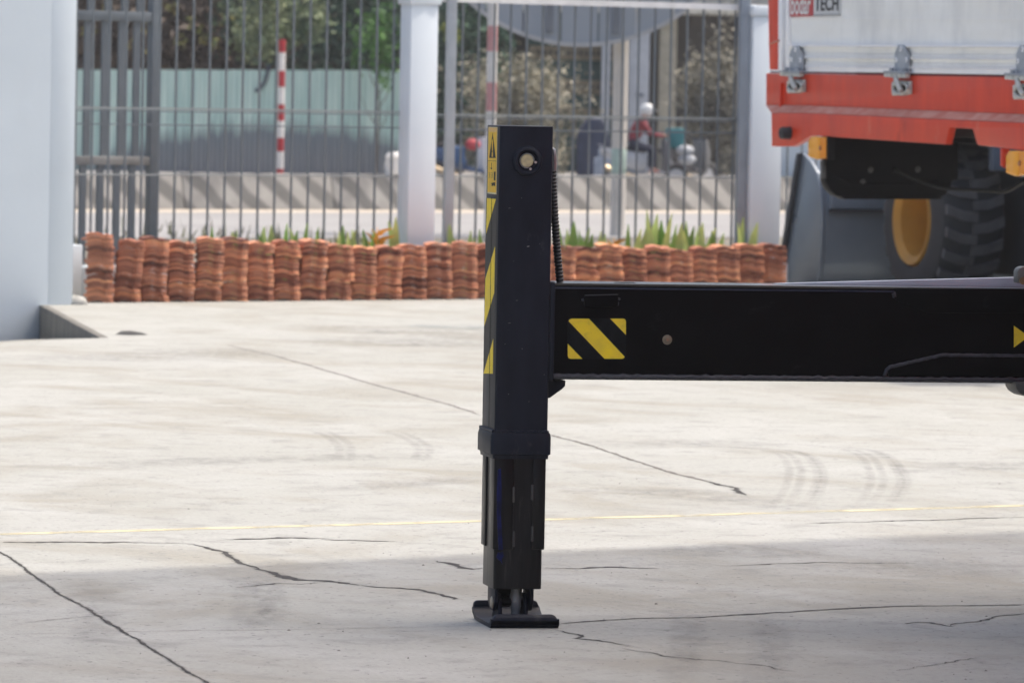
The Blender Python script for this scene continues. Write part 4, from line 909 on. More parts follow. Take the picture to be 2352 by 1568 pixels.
# ------------------------------------------------------------------ red truck bed
TA = at_Y(1765, 250, 38.5); TB = at_Y(2352, 250, 34.7)
FT = Frame((TA.x, TA.y, 0), math.atan2(TB.y - TA.y, TB.x - TA.x))   # u towards us along the side, v into the bed
c4 = crop(1860, 0, 3.35714)
def tz(zx, zy, v=0.0): return FT.uz(*c4(zx, zy), v)
M_tred = mat('truck_red_paint', (0.80, 0.070, 0.022), 0.42, var=0.12, scale=3, coat=0.12, spec=0.3, bump=0.03, bscale=14, c2=(0.62, 0.045, 0.016), stretch=(2, 2, 0.6))
M_dust = mat('truck_red_pale', (0.60, 0.20, 0.14), 0.8, var=0.25, scale=9, c2=(0.70, 0.36, 0.27))  # paler red: dust and caught sky light both put into the colour
M_alu = mat('aluminium_sheet', (0.98, 0.965, 0.90), 0.5, 0.0, var=0.07, scale=1.6, stretch=(0.6, 1, 3))
M_alub = mat('aluminium_bright', (0.97, 0.98, 1.0), 0.5, 0.0, var=0.05)
M_blackp = mat('truck_black_parts', (0.006, 0.006, 0.0065), 0.5, var=0.3, spec=0.12)
M_zinc = mat('zinc_plate', (0.38, 0.41, 0.45), 0.5, 0.3, var=0.15, scale=20)
M_zincr = mat('rough_zinc', (0.56, 0.56, 0.52), 0.55, 0.3, var=0.25, scale=25, bump=0.3)
scuff(M_tred, (0.36, 0.02, 0.012), 0.7, 2.2, (1.6, 1, 0.5)); scuff(M_tred, (0.70, 0.26, 0.18), 0.55, 5, (1.5, 1, 0.35)); scuff(M_alu, (0.70, 0.70, 0.68), 0.7, 1.3, (1.5, 1, 0.6), 0.45, 0.65)
truck = thing('red_truck', 'red truck bed with aluminium drop side panel, hinges and amber side lamps', 'truck', FT.o, FT.yaw)
uR = tz(2350, 700)[0] + 0.9                           # runs on past the right edge of the view
def ln(p, q, x):                                      # height on the line p-q (crop points) at crop x
    return p[1] + (q[1] - p[1]) * (x - p[0]) / (q[0] - p[0])
ext = 2950
def poly(pts, v=0.0): return [tz(a, b, v) for a, b in pts]
W = 2.3
# bed side rail: upper band, pale ledge, lower band with cut-outs
top = ((185, 615), (2350, 650)); led0 = ((220, 880), (2350, 962)); led1 = ((228, 945), (2350, 1032)); low = ((590, 1138), (1690, 1214))
up = poly([(185, 615), (ext, ln(*top, ext)), (ext, ln(*led0, ext)), (500, 886), (183, 882)])
MB().prism(up, 0.0, 0.10, 'v').build('bed_rail', M_tred, truck, 0.006)
PR = -0.07
la = [(183, 882), (500, 886), (ext, ln(*led0, ext))]; lb = [(228, 948), (500, 946), (ext, ln(*led1, ext))]
A_ = [tz(a, b, 0.0) for a, b in la]; B_ = [tz(a, b, PR) for a, b in lb]
vs = [(p[0], 0.0, p[1]) for p in A_] + [(p[0], PR, p[1]) for p in B_]
MB().add(vs + [(x, y + 0.02, z - 0.004) for x, y, z in vs], [(0, 1, 4, 3), (1, 2, 5, 4), (6, 9, 10, 7), (7, 10, 11, 8), (0, 3, 9, 6), (2, 8, 11, 5)]).build('rail_ledge', M_dust, truck)  # M_dust: dust and caught sky light both put into the colour
lowp = [(228, 950), (500, 948), (ext, ln(*led1, ext) + 2), (ext, 1330), (2350, 1266), (1958, 1218), (1918, 1083), (1722, 1072), (1688, 1213), (590, 1140), (560, 1142), (420, 1222), (400, 1230), (232, 1230)]
MB().prism(poly(lowp, PR), PR, PR + 0.05, 'v').build('lower_skirt', M_tred, truck, 0.005)
u0 = tz(228, 1000, PR)[0]; zlow = tz(590, 1140, PR)[1]; zup = tz(590, 700)[1]
MB().box(u0 + 0.03, uR, 0.105, W, zlow + 0.02, zup).build('bed_floor', M_blackp, truck, 0.004)
MB().box(u0 + 0.004, u0 + 0.03, PR + 0.052, 0.1, tz(240, 1225, PR)[1], zup - 0.002).build('bed_end_plate', M_tred, truck, 0.004)
# left corner post, grey channels, aluminium drop side
pr = poly([(198, -260), (283, -260), (283, 585), (212, 588), (205, 372)])
MB().prism(pr, 0.0, 0.08, 'v').build('corner_post', M_tred, truck, 0.008)
wd = poly([(206, 372), (283, 335), (283, 352), (206, 380)], -0.015); MB().prism(wd, -0.02, -0.001, 'v').build('post_gusset', M_dust, truck, 0.003)
for (a, b, v0, m) in ((286, 318, 0.0, M_alub), (320, 340, 0.03, M_zinc), (342, 366, 0.005, M_alub)):
    MB().prism(poly([(a, -260), (b, -260), (b, 596), (a, 592)]), v0, 0.08, 'v').build('corner_channel', m, truck, 0.003)
al0 = ((375, 374), (2350, 382))
zt0 = -330
MB().prism(poly([(372, zt0), (ext, zt0), (ext, ln(*al0, ext)), (372, 372)]), 0.02, 0.06, 'v').build('drop_side_panel', M_alu, truck)
for (y0a, y1a) in ((-330, -160), (-158, -4), (-2, 148)):   # broad planks of the panel, fine seams between
    pass
b0 = 374; rows = [(374, 392, 382, 400, -0.012, M_alub), (394, 448, 402, 460, 0.008, M_alu), (450, 472, 462, 488, 0.004, M_alu), (474, 486, 490, 502, -0.012, M_alub), (488, 520, 504, 538, 0.006, M_alu),
                  (522, 546, 540, 566, 0.004, M_alu), (548, 560, 568, 582, -0.012, M_alub), (562, 598, 584, 631, 0.0, M_alub)]
for (la0, la1, ra0, ra1, v0, m) in rows:
    pts = [(372, la0), (ext, ln((372, la0), (2350, ra0), ext)), (ext, ln((372, la1), (2350, ra1), ext)), (372, la1)]
    MB().prism(poly(pts), v0, 0.06, 'v').build('panel_profile', m, truck, 0.0015)
MB().prism(poly([(372, 150), (ext, 160), (ext, 163), (372, 152.5)]), 0.012, 0.02, 'v').build('panel_seam', M_alub, truck)
MB().prism(poly([(205, 598), (ext, ln((205, 598), (2350, 634), ext)), (ext, ln(*top, ext)), (205, 612)]), 0.012, 0.1, 'v').build('rail_gap', mat('gap_dark_red', (0.10, 0.006, 0.012), 0.8), truck)
# maker plate
def plate(name, pts, m, v=0.008): return MB().prism(poly(pts), v, 0.0195, 'v').build(name, m, truck, 0.0)
plate('logo_panel', [(376, -60), (568, -62), (568, 135), (376, 141)], mat('logo_red', (0.52, 0.03, 0.035), 0.4, var=0.03))
plate('logo_panel', [(574, -62), (793, -64), (793, 128), (574, 134)], mat('logo_silver', (0.62, 0.63, 0.64), 0.4, 0.3, var=0.03))
plate('logo_edge', [(574, 126), (793, 121), (793, 128), (574, 134)], mat('logo_edge', (0.20, 0.21, 0.25), 0.4), 0.006)
M_lw = mat('letter_white', (0.8, 0.78, 0.76), 0.5, var=0.02); M_lk = mat('letter_black', (0.02, 0.02, 0.022), 0.5)
def letters(body, a, b, y0, y1, m, extra):
    p0 = tz(a, y1); p1 = tz(b, y0); me = text_mesh(body, m, p1[0] - p0[0], p1[1] - p0[1], extra=extra)
    o = link_part('lettering', me, truck, (p0[0], 0.0055, p0[1])); return o
letters('bodar', 385, 555, -50, 127, M_lw, 0.02)
letters('TECH', 584, 786, -30, 95, M_lk, 0.025)
# hinges
def hinge(zx, zy, k):
    """zx, zy: crop position of the plate's bottom middle; k: picture scale against the second hinge"""
    f = lambda a, b, v=0.0: tz(zx + a * k, zy + b * k, v)
    P_ = lambda pts, v=0.0: [f(a, b, v) for a, b in pts]
    h = MB().prism(P_([(-58, 0), (-58, -150), (-30, -222), (12, -222), (58, -140), (58, 8)], -0.022), -0.022, -0.013, 'v').build('hinge', M_zinc, truck, 0.0008, 1)
    for (a, b) in ((-10, -190), (-47, -98), (36, -96)):
        u, z = f(a, b, -0.026); vs = []
        MB().lathe([(0.0, -0.029), (0.012, -0.029), (0.016, -0.026), (0.017, -0.0225)], (u, 0, z), (0, 1, 0), 18).build('bolt', M_alub, h)
        MB().cyl((u, -0.030, z), (u, -0.0285, z), 0.006, 8).build('bolt_socket', M_blackp, h)
    MB().prism(P_([(-126, -4), (60, 4), (60, 20), (-126, 12)], -0.035), -0.06, -0.013, 'v').build('hinge_shelf', M_zinc, h, 0.002)
    MB().prism(P_([(-126, 14), (54, 22), (54, 56), (-20, 56), (-126, 46)], -0.035), -0.055, -0.02, 'v').build('hinge_block', M_zincr, h, 0.003)
    for a in (-85, 12):
        u, z = f(a, 0, -0.045); MB().cyl((u, -0.045, z), (u, -0.045, z + 0.022), 0.017, 6).build('shelf_nut', M_zinc, h, 0.002)
    pts = []
    for (a, b) in ((-50, 45), (-44, 75), (-32, 100), (-22, 130), (-12, 152), (0, 165)):
        u, z = f(a, b, -0.06); pts.append((u, -0.06, z))
    MB().tube(pts, [0.016, 0.018, 0.019, 0.019, 0.018, 0.014], 12).build('hinge_hook', M_zincr, h)
    MB().prism(P_([(-84, 92), (-60, 84), (72, 82), (72, 192), (20, 204), (-78, 204), (-84, 180)], -0.02), -0.022, -0.002, 'v').build('hinge_base', M_zincr, h, 0.005)
    u, z = f(-4, 142, -0.03)
    ring = []; 
    for q in range(25):
        an = 2 * math.pi * q / 24; p_ = f(-8 + 62 * math.cos(an), 142 + 48 * math.sin(an), -0.032); ring.append((p_[0], -0.032, p_[1]))
    MB().tube(ring, 0.012, 10, False).build('hinge_eye', M_zincr, h)
    MB().prism(P_([(-8 + 50 * math.cos(q * 0.3307), 142 + 38 * math.sin(q * 0.3307)) for q in range(19)], -0.027), -0.028, -0.0225, 'v').build('hinge_pin', M_blackp, h)
hinge(436, 594, 0.93); hinge(1322, 600, 1.0); hinge(2345, 618, 1.07)
# bumper stop, amber lamps, tool box, cable
u, z = tz(345, 1117, PR)
MB().lathe([(0.0, -0.062), (0.012, -0.062), (0.018, -0.070), (0.034, -0.070), (0.041, -0.06), (0.043, 0.0)], (tz(385, 1117, PR)[0], PR, z), (0, 1, 0), 26).build('rubber_buffer', mat('buffer_rubber', (0.03, 0.03, 0.033), 0.6), truck)
def amber(name, c, rough=0.15):
    m = bpy.data.materials.new(name); m.use_nodes = True; b = m.node_tree.nodes['Principled BSDF']
    b.inputs['Base Color'].default_value = (*c, 1); b.inputs['Roughness'].default_value = rough; b.inputs['Specular IOR Level'].default_value = 0.25; b.inputs['Coat Weight'].default_value = 0.0; return m
M_amb = amber('amber_lens', (0.95, 0.34, 0.005), 0.08); M_amb2 = amber('amber_lens_pale', (1.0, 0.43, 0.035), 0.12)
def lamp(dx, dy, k):
    g = lambda a, b: (dx + (a - 535) * k, dy + (b - 1150) * k)
    VL = PR - 0.02
    l = MB().prism(poly([g(535, 1190), g(560, 1150), g(632, 1150), g(632, 1340), g(600, 1340), g(535, 1315)], VL), VL, PR + 0.02, 'v').build('side_lamp', M_amb2, truck, 0.006)
    MB().prism(poly([g(634, 1152), g(690, 1156), g(688, 1325), g(634, 1340)], VL), VL, PR + 0.02, 'v').build('lamp_lens', M_amb, l, 0.003)
    ru, rz = tz(*g(643, 1244), VL)
    for kk in range(9):
        pz = poly([g(640, 1166 + kk * 18), g(690, 1168 + kk * 18), g(690, 1176 + kk * 18), g(640, 1174 + kk * 18)], VL)
        MB().prism(pz, VL - 0.003, VL - 0.0005, 'v').build('lens_rib', M_amb, l)
    MB().lathe([(0.0, -0.008), (0.016, -0.008), (0.018, 0.0)], (ru, VL, rz), (0, 1, 0), 16).build('lens_plug', mat('plug_rust', (0.40, 0.13, 0.03), 0.5), l)
    MB().prism(poly([g(692, 1146), g(706, 1148), g(706, 1345), g(692, 1340)], VL), VL, PR + 0.03, 'v').build('lamp_base', M_blackp, l, 0.002)
lamp(535, 1148, 1.0); lamp(2195, 1266, 1.12)
ck = crop(1900, 300, 3.5636)
UBX = tz(690, 1200)[0]
def kz(zx, zy, u=0.0): return FT.vz(*ck(zx, zy), UBX + u)
box = [kz(a, b) for a, b in [(605, 140), (1770, 170), (1768, 532), (1712, 545), (1700, 600), (1660, 660), (1600, 690), (740, 688), (680, 676), (625, 625), (590, 560), (585, 520), (598, 350)]]
tb = MB().prism(box, UBX - 0.10, UBX, 'u').build('tool_box', M_blackp, truck, 0.008)
MB().prism([kz(a, b) for a, b in [(720, 686), (1640, 688), (1600, 706), (755, 706)]], UBX - 0.095, UBX + 0.004, 'u').build('box_foot', M_blackp, tb, 0.003)
MB().prism([kz(a, b) for a, b in [(640, 505), (700, 520), (760, 560), (800, 585), (1540, 585), (1600, 540), (1560, 530), (1500, 560), (830, 560), (770, 515), (720, 500)]], UBX, UBX + 0.006, 'u').build('box_fold', M_blackp, tb, 0.002)
M_boltd = mat('bolt_dull', (0.10, 0.10, 0.10), 0.4, 0.7)
for (a, b) in ((985, 445), (1405, 440), (915, 555)):
    v, z = kz(a, b); MB().lathe([(0.0, 0.014), (0.011, 0.014), (0.012, 0.006), (0.021, 0.005), (0.022, 0)], (UBX, v, z), (1, 0, 0), 12).build('box_bolt', M_boltd, tb)
MB().prism([kz(a, b) for a, b in [(560, 365), (586, 360), (590, 520), (568, 520)]], UBX - 0.05, UBX + 0.008, 'u').build('box_latch', mat('latch_grey', (0.06, 0.06, 0.06), 0.5, 0.3), tb, 0.003)
v, z = kz(1205, 450); MB().lathe([(0.0, 0.02), (0.012, 0.02), (0.014, 0.008), (0.024, 0.006), (0.025, 0)], (UBX, v, z), (1, 0, 0), 16).build('cable_gland', M_blackp, tb)
cab = []
for (a, b, du) in [(1205, 450, 0.0), (1225, 455, 0.03), (1300, 495, 0.04), (1420, 545, 0.05), (1560, 590, 0.06), (1700, 615, 0.08), (1900, 622, 0.1), (2080, 632, 0.12), (2180, 636, 0.13), (2260, 600, 0.14), (2352, 545, 0.15), (2480, 470, 0.16)]:
    v, z = kz(a, b, du); cab.append((UBX + du, v, z))
sm = []
for i in range(len(cab) - 1):
    p0, p1, p2, p3 = [Vector(cab[max(0, min(len(cab) - 1, i + d))]) for d in (-1, 0, 1, 2)]
    for q in range(6):
        s = q / 6; sm.append(0.5 * (2 * p1 + (p2 - p0) * s + (2 * p0 - 5 * p1 + 4 * p2 - p3) * s * s + (3 * p1 - p0 - 3 * p2 + p3) * s ** 3))
MB().tube(sm, 0.014, 10).build('power_cable', mat('cable_black', (0.02, 0.02, 0.02), 0.5), truck)
MB().prism(poly([(2150, 1245), (2168, 1250), (2168, 1400), (2195, 1412), (2180, 1412), (2150, 1390)], PR), PR, PR + 0.05, 'v').build('lamp_bracket', M_tred, truck, 0.003)
MB().box(u0 + 1.0, uR, 0.75, 1.0, zlow - 0.03, zlow + 0.018).box(u0 + 1.0, uR, 1.5, 1.75, zlow - 0.03, zlow + 0.018).build('chassis_rail', M_blackp, truck, 0.01)

# ------------------------------------------------------------------ outrigger: leg, beam, foot
TH = R(11)
FL = Frame(at_z(1125, 1439), TH)
M_leg = mat('leg_black_paint', (0.015, 0.018, 0.028), 0.45, var=0.22, scale=14, bump=0.04, bscale=90, spec=0.16, stretch=(1, 1, 0.4))
M_legl = mat('leg_inner_black', (0.010, 0.010, 0.011), 0.36, spec=0.25, var=0.5, scale=20, stretch=(2, 2, 0.2), bump=0.05)
M_beam = mat('beam_black_paint', (0.0035, 0.0035, 0.0042), 0.45, var=0.3, scale=9, spec=0.08, bump=0.03, bscale=120)
M_weld = mat('beam_weld_grey', (0.035, 0.038, 0.048), 0.5, var=0.35, scale=40, bump=0.6, bscale=50)
M_grey = mat('bare_steel', (0.34, 0.35, 0.36), 0.4, 0.8, var=0.15, scale=20)
M_sty = mat('sticker_yellow', (1.0, 0.74, 0.04), 0.5, scale=18, c2=(0.84, 0.62, 0.06), spec=0.12)
M_stk = mat('sticker_black', (0.008, 0.009, 0.011), 0.5, var=0.5, scale=25, spec=0.12)
scuff(M_leg, (0.07, 0.07, 0.075), 0.8, 9, (1, 1, 0.5)); scuff(M_leg, (0.16, 0.155, 0.15), 0.8, 60, (1, 1, 1), 0.69, 0.73)
scuff(M_legl, (0.055, 0.052, 0.048), 0.9, 14, (2.5, 2.5, 0.25)); scuff(M_beam, (0.022, 0.022, 0.024), 0.8, 7, (0.6, 1, 1)); scuff(M_beam, (0.10, 0.10, 0.10), 0.7, 70, (1, 1, 1), 0.71, 0.75)
scuff(M_sty, (0.45, 0.34, 0.08), 0.5, 30, (1, 1, 1), 0.55, 0.7)
leg = thing('outrigger', 'black outrigger with upright jack leg, foot plate and long side beam', 'outrigger', FL.o, TH)
def L(x, y, v=0.0): return FL.uz(x, y, v)
uW = L(1272, 291)[0] ; u0L = L(1150, 289)[0]
u0L = (u0L + L(1134.7, 985)[0]) / 2; uWr = (uW + L(1258, 985)[0]) / 2
DEP = 0.222
zT = L(1210, 290)[1]; zC0 = L(1200, 1000, -0.01)[1]
# rounded rectangle section extruded upward
def rrect(x0, x1, y0, y1, r, n=5):
    out = []
    for (cx, cy, a0) in ((x1 - r, y0 + r, -90), (x1 - r, y1 - r, 0), (x0 + r, y1 - r, 90), (x0 + r, y0 + r, 180)):
        for k in range(n + 1):
            a = R(a0 + 90 * k / n); out.append((cx + r * math.cos(a), cy + r * math.sin(a)))
    return out
MB().prism(rrect(u0L, uWr, 0, DEP, 0.008), zC0, zT, 'z').build('outer_tube', M_leg, leg, 0.0015, 1)
# collar with bevelled top and small lower lip
zc1, zc2, zc3 = L(1195, 993, -0.012)[1], L(1195, 1046, -0.012)[1], L(1195, 1054, -0.008)[1]
g = 0.012
def rings(levels, name, m, parent):
    mb = MB(); vs = []; n = None
    for (x0, x1, y0, y1, r, z) in levels:
        pl = rrect(x0, x1, y0, y1, r); n = len(pl); vs += [(a, b, z) for a, b in pl]
    k = len(levels)
    fs = [(i * n + j, i * n + (j + 1) % n, (i + 1) * n + (j + 1) % n, (i + 1) * n + j) for i in range(k - 1) for j in range(n)] + [tuple(range(n - 1, -1, -1)), tuple((k - 1) * n + j for j in range(n))]
    return mb.add(vs, fs).build(name, m, parent, sharp=28)
lv = lambda e, z, r=0.01: (u0L - e, uWr + e * 0.8, -e, DEP + e, r, z)
rings([lv(0.004, zc3), lv(0.005, zc2 + 0.0005), lv(g, zc2 + 0.004), lv(g + 0.001, zc2 + 0.012, 0.016), lv(g + 0.001, zc1 - 0.016, 0.016), lv(g - 0.002, zc1 - 0.004, 0.014), lv(0.001, zc1 + 0.005)], 'collar', M_leg, leg)
wb = MB()
wb.tube([(u0L + i * (uWr - u0L) / 40, -0.004 - 0.001 * math.sin(i * 2.3), zc1 + 0.002 + 0.0015 * math.sin(i * 1.7)) for i in range(41)], 0.006, 6)
wb.tube([(u0L - 0.004, i * DEP / 40, zc1 + 0.003 + 0.0015 * math.sin(i * 1.9)) for i in range(41)], 0.006, 6)
wb.build('collar_weld', M_leg, leg)
# inner tube and corner wear strips
zi = L(1190, 1353)[1]; zp = L(1190, 1262)[1]
iu0, iu1 = L(1136, 1300)[0] , L(1247, 1300)[0]
iu0 = max(iu0, u0L + 0.004)
MB().prism(rrect(iu0, iu1, 0.012, DEP - 0.012, 0.012), zi, zc3 + 0.1, 'z').build('inner_tube', M_legl, leg, 0.002, 1)
e = 0.0055
def strip(poly_, name='wear_strip'):
    return MB().prism(poly_, zp, zc3 + 0.05, 'z').build(name, M_legl, leg, 0.004, 2)
pa = iu0 - e; pb_ = iu1 + e; f0 = 0.012 - e
strip([(pa, f0), (L(1180, 1200)[0], f0), (L(1180, 1200)[0], 0.013), (iu0 + 0.003, 0.013), (iu0 + 0.003, 0.085), (pa, 0.085)])
strip([(pb_, f0), (L(1223, 1200)[0], f0), (L(1223, 1200)[0], 0.013), (iu1 - 0.003, 0.013), (iu1 - 0.003, 0.085), (pb_, 0.085)])
strip([(pa, DEP - f0), (pa, 0.15), (iu0 + 0.003, 0.15), (iu0 + 0.003, DEP - 0.012), (iu0 + 0.05, DEP - 0.013), (iu0 + 0.05, DEP - f0)])
for (x, y) in ((1224, 1113), (1224, 1208), (1181, 1118), (1181, 1220)):   # small locating tabs between strips
    u, z = L(x, y)
    MB().box(u - 0.004, u + 0.004, f0 - 0.001, 0.013, z - 0.05, z).build('strip_tab', mat('tab_worn', (0.05, 0.05, 0.05), 0.5), leg, 0.002)
# blue paint runs on the front corner
M_blue = mat('blue_paint_run', (0.008, 0.014, 0.12), 0.4, c2=(0.006, 0.008, 0.03), scale=60, spec=0.2, stretch=(1, 1, 0.4))
pr_ = [L(x, y, f0) for x, y in [(1143, 1078), (1150, 1075), (1153, 1150), (1150, 1180), (1155, 1262), (1145, 1262), (1141, 1180), (1141, 1140)]]
MB().prism(pr_, f0 - 0.0012, f0 - 0.0002, 'v').build('paint_run', M_blue, leg)
pr_ = [L(x, y, 0.012) for x, y in [(1143, 1268), (1155, 1266), (1157, 1276), (1152, 1283), (1154, 1296), (1150, 1288), (1144, 1284), (1140, 1279)]]
MB().prism(pr_, 0.0105, 0.0118, 'v').build('paint_run', M_blue, leg)
# pin boss near the top
cu_, cz_ = L(1211, 370)
rb = (L(1243, 370)[0] - L(1179, 370)[0]) / 2
bs = MB().lathe([(rb + 0.004, 0.0), (rb, -0.010), (rb - 0.006, -0.013), (rb - 0.011, -0.012), (rb - 0.016, 0.002), (rb - 0.017, 0.03), (0.0, 0.03)], (cu_, 0, cz_), (0, 1, 0), 48).build('pin_boss', M_leg, leg)
rp_ = (L(1227, 372)[0] - L(1196, 372)[0]) / 2
MB().lathe([(0.0, -0.006), (rp_ - 0.003, -0.006), (rp_ - 0.0005, -0.003), (rp_ - 0.0005, 0.03)], (cu_ - 0.0015, 0, cz_ + 0.001), (0, 1, 0), 36).build('pin', mat('pin_zinc_yellow', (0.62, 0.56, 0.33), 0.4, 0.4, var=0.2, scale=60), bs)
arc = []
for k in range(31):
    a = R(-5 + 290 * k / 30); arc.append((cu_ - 0.0015 + (rp_ + 0.001) * math.cos(a), -0.0045, cz_ + 0.001 + (rp_ + 0.001) * math.sin(a)))
MB().tube(arc, 0.0018, 6).build('circlip', M_grey, bs)
for a in (R(-8), R(-68)):
    MB().cyl((cu_ + (rp_ + 0.005) * math.cos(a), -0.006, cz_ + (rp_ + 0.005) * math.sin(a)), (cu_ + (rp_ + 0.005) * math.cos(a), -0.002, cz_ + (rp_ + 0.005) * math.sin(a)), 0.0042, 10).build('circlip_ear', mat('clip_bright', (0.7, 0.7, 0.68), 0.3, 0.8), bs)
# chipped paint specks
sp = MB()
for (x, y, w, h) in [(1207, 347, 5, 1.2), (1207, 353, 6, 1), (1199, 801, 2, 3), (1213, 566, 8, 3), (1198, 455, 2, 2), (1170, 478, 7, 1), (1160, 790, 3, 1), (1215, 922, 2, 2), (1170, 742, 8, 1), (1180, 600, 2, 1), (1240, 560, 1, 2), (1187, 690, 6, 1), (1250, 860, 2, 2), (1168, 905, 2, 2)]:
    u, z = L(x, y); s = 1 / 714.6
    sp.add([(u - w * s / 2, -0.0006, z), (u, -0.0006, z - h * s / 2), (u + w * s / 2, -0.0006, z + h * s * 0.3), (u + w * s * 0.1, -0.0006, z + h * s / 2)], [(0, 1, 2, 3)])
sp.build('paint_chips', mat('chip_grey', (0.22, 0.22, 0.22), 0.6), leg)
# stickers on the left face
VS = u0L
def Lv(x, y): return FL.vz(x, y, VS)
w_ = crop(1150, 280, 6.534)
def sticker(pts, m, d0, d1, name, par=leg): return MB().prism([Lv(*p) for p in pts], VS - d1, VS - d0, 'u').build(name, m, par)
lb_ = [w_(468, 246), w_(614, 249), w_(597, 1348), w_(450, 1332)]
s_ = sticker(lb_, mat('label_border', (0.62, 0.56, 0.36), 0.5), 0.0002, 0.0008, 'warning_label')
M_laby = mat('label_yellow', (0.78, 0.50, 0.05), 0.5, spec=0.12, var=0.1, scale=25)
sticker([w_(472, 256), w_(610, 259), w_(594, 1322), w_(455, 1306)], M_laby, 0.0009, 0.0012, 'label_face', s_)
M_lab2 = mat('label_tan', (0.74, 0.48, 0.18), 0.5, spec=0.12, var=0.1, scale=25)
sticker([w_(472, 256), w_(610, 259), w_(607, 330), w_(470, 326)], M_lab2, 0.0013, 0.0015, 'label_header', s_)
tri_ = sticker([w_(540, 345), w_(590, 752), w_(484, 752)], M_stk, 0.0013, 0.0017, 'hazard_triangle', s_)
sticker([w_(540, 440), w_(548, 470), w_(545, 640), w_(534, 640), w_(528, 480)], M_laby, 0.0018, 0.0021, 'hazard_mark', s_)
sticker([w_(530, 660), w_(546, 650), w_(548, 735), w_(528, 735)], M_laby, 0.0018, 0.0021, 'hazard_mark', s_)
sticker([w_(465, 796), w_(603, 800), w_(603, 806), w_(465, 802)], M_stk, 0.0013, 0.0017, 'label_rule', s_)
sticker([w_(518, 830), w_(524, 830), w_(524, 915), w_(536, 918), w_(520, 942), w_(500, 915), w_(518, 914)], M_stk, 0.0013, 0.0017, 'load_arrow', s_)
sticker([w_(562, 975), w_(588, 976), w_(584, 1122), w_(560, 1120)], M_stk, 0.0013, 0.0017, 'leg_pictogram', s_)
sticker([w_(514, 1165), w_(560, 1150), w_(582, 1152), w_(580, 1210), w_(562, 1212), w_(556, 1185), w_(545, 1212), w_(515, 1205), w_(530, 1190)], M_stk, 0.0013, 0.0017, 'foot_pictogram', s_)
for (a, b) in ((470, 990), (510, 990)):
    for (x0, x1, y0, y1) in ((a, a + 26, b, b + 6), (a + 20, a + 26, b, b + 84), (a, a + 26, b + 40, b + 46), (a, a + 26, b + 78, b + 84)):
        sticker([w_(x0, y0), w_(x1, y0), w_(x1, y1), w_(x0, y1)], mat('print_brown', (0.22, 0.15, 0.05), 0.6) if 'print_brown' not in bpy.data.materials else bpy.data.materials['print_brown'], 0.0013, 0.0016, 'diagram_line', s_)
M_grey_tape = mat('tape_black', (0.05, 0.048, 0.045), 0.55, var=0.15, scale=12, spec=0.15)
c6 = crop(600, 450, 3.35714)
tape = sticker([(1117, 455), (1141.5, 457), (1135, 860), (1110.5, 858)], M_grey_tape, 0.0002, 0.0006, 'hazard_tape')
for pts in ([c6(2075, 152), c6(2150, 160), c6(2068, 450)], [c6(2143, 557), c6(2136, 945), c6(2053, 1224), c6(2062, 826)], [(1133.5, 778), (1132.5, 858), (1111, 857.5)]):
    sticker(pts, M_sty, 0.0007, 0.0011, 'hazard_stripe', tape)
MB().prism([Lv(*p) for p in [(1130, 452), (1130.6, 452), (1124, 985), (1123.4, 985)]], VS - 0.0018, VS - 0.0013, 'u').build('tube_seam', M_stk, leg)
# ribbed hose on the right side of the leg
hz = []; hr = []
a0 = Vector((L(1276, 392, 0.1)[0], 0.10, L(1276, 392, 0.1)[1])); a1 = Vector((L(1289, 648, 0.1)[0], 0.10, L(1289, 648, 0.1)[1]))
N = 310
for i in range(N + 1):
    s = i / N; p = a0.lerp(a1, s); p.x = a0.x - 0.010 + (a1.x - a0.x + 0.006) * s ** 1.3 + 0.0; hz.append(p); hr.append(0.0125 + 0.0013 * math.sin(s * 31 * 2 * math.pi))
MB().tube(hz, hr, 14).build('ribbed_hose', mat('hose_black', (0.012, 0.012, 0.013), 0.4), leg)
u, z = L(1275, 345, 0.1); z2 = L(1275, 388, 0.1)[1]
hf = MB().tube([(u - 0.003, 0.1, z2 - 0.01), (u - 0.003, 0.1, z2 + 0.028), (u - 0.006, 0.1, z), (u - 0.012, 0.1, z + 0.01)], [0.010, 0.010, 0.0085, 0.003], 8).build('hose_fitting', M_grey, leg)
# beam
VBm = 0.012
ub0 = L(1266, 700, VBm)[0]; ub1 = 4.0
def Lb(x, y): return FL.uz(x, y, VBm)
zbt = (Lb(1300, 655.5)[1] + Lb(2300, 658.5)[1]) / 2; zbb = (Lb(1300, 876)[1] + Lb(2300, 875.5)[1]) / 2
BD = 0.235
bm_ = MB().prism(rrect(VBm, VBm + BD, zbb, zbt, 0.011), ub0 + 0.012, ub1, 'u').build('side_beam', M_beam, leg, sharp=40)
MB().prism(rrect(VBm - 0.005, VBm + BD + 0.005, zbb - 0.004, zbt + 0.006, 0.008), uWr + 0.001, ub0 + 0.0115, 'u').build('end_flange', M_leg, bm_, 0.002)
wl_ = MB()
wl_.tube([(ub0 + 0.012 + i * (2.6 / 160), VBm - 0.001, zbb + 0.011 + 0.0012 * math.sin(i * 1.9) + 0.0008 * math.sin(i * 4.1)) for i in range(161)], [0.0085 + 0.0012 * math.sin(i * 2.7) for i in range(161)], 8)
wl_.build('beam_weld', M_weld, bm_)
ed = MB().box(ub0 + 0.012, ub1, VBm - 0.0015, VBm + 0.006, zbt - 0.0165, zbt - 0.0115).build('top_edge_line', mat('edge_blue_black', (0.014, 0.018, 0.045), 0.35), bm_, 0.001)
MB().box(ub0 + 0.0125, ub1, VBm + 0.009, VBm + BD - 0.009, zbt + 0.0001, zbt + 0.0009).build('beam_top_face', mat('beam_top_gloss', (0.05, 0.055, 0.065), 0.22, var=0.2, spec=0.9, coat=0.6), bm_)
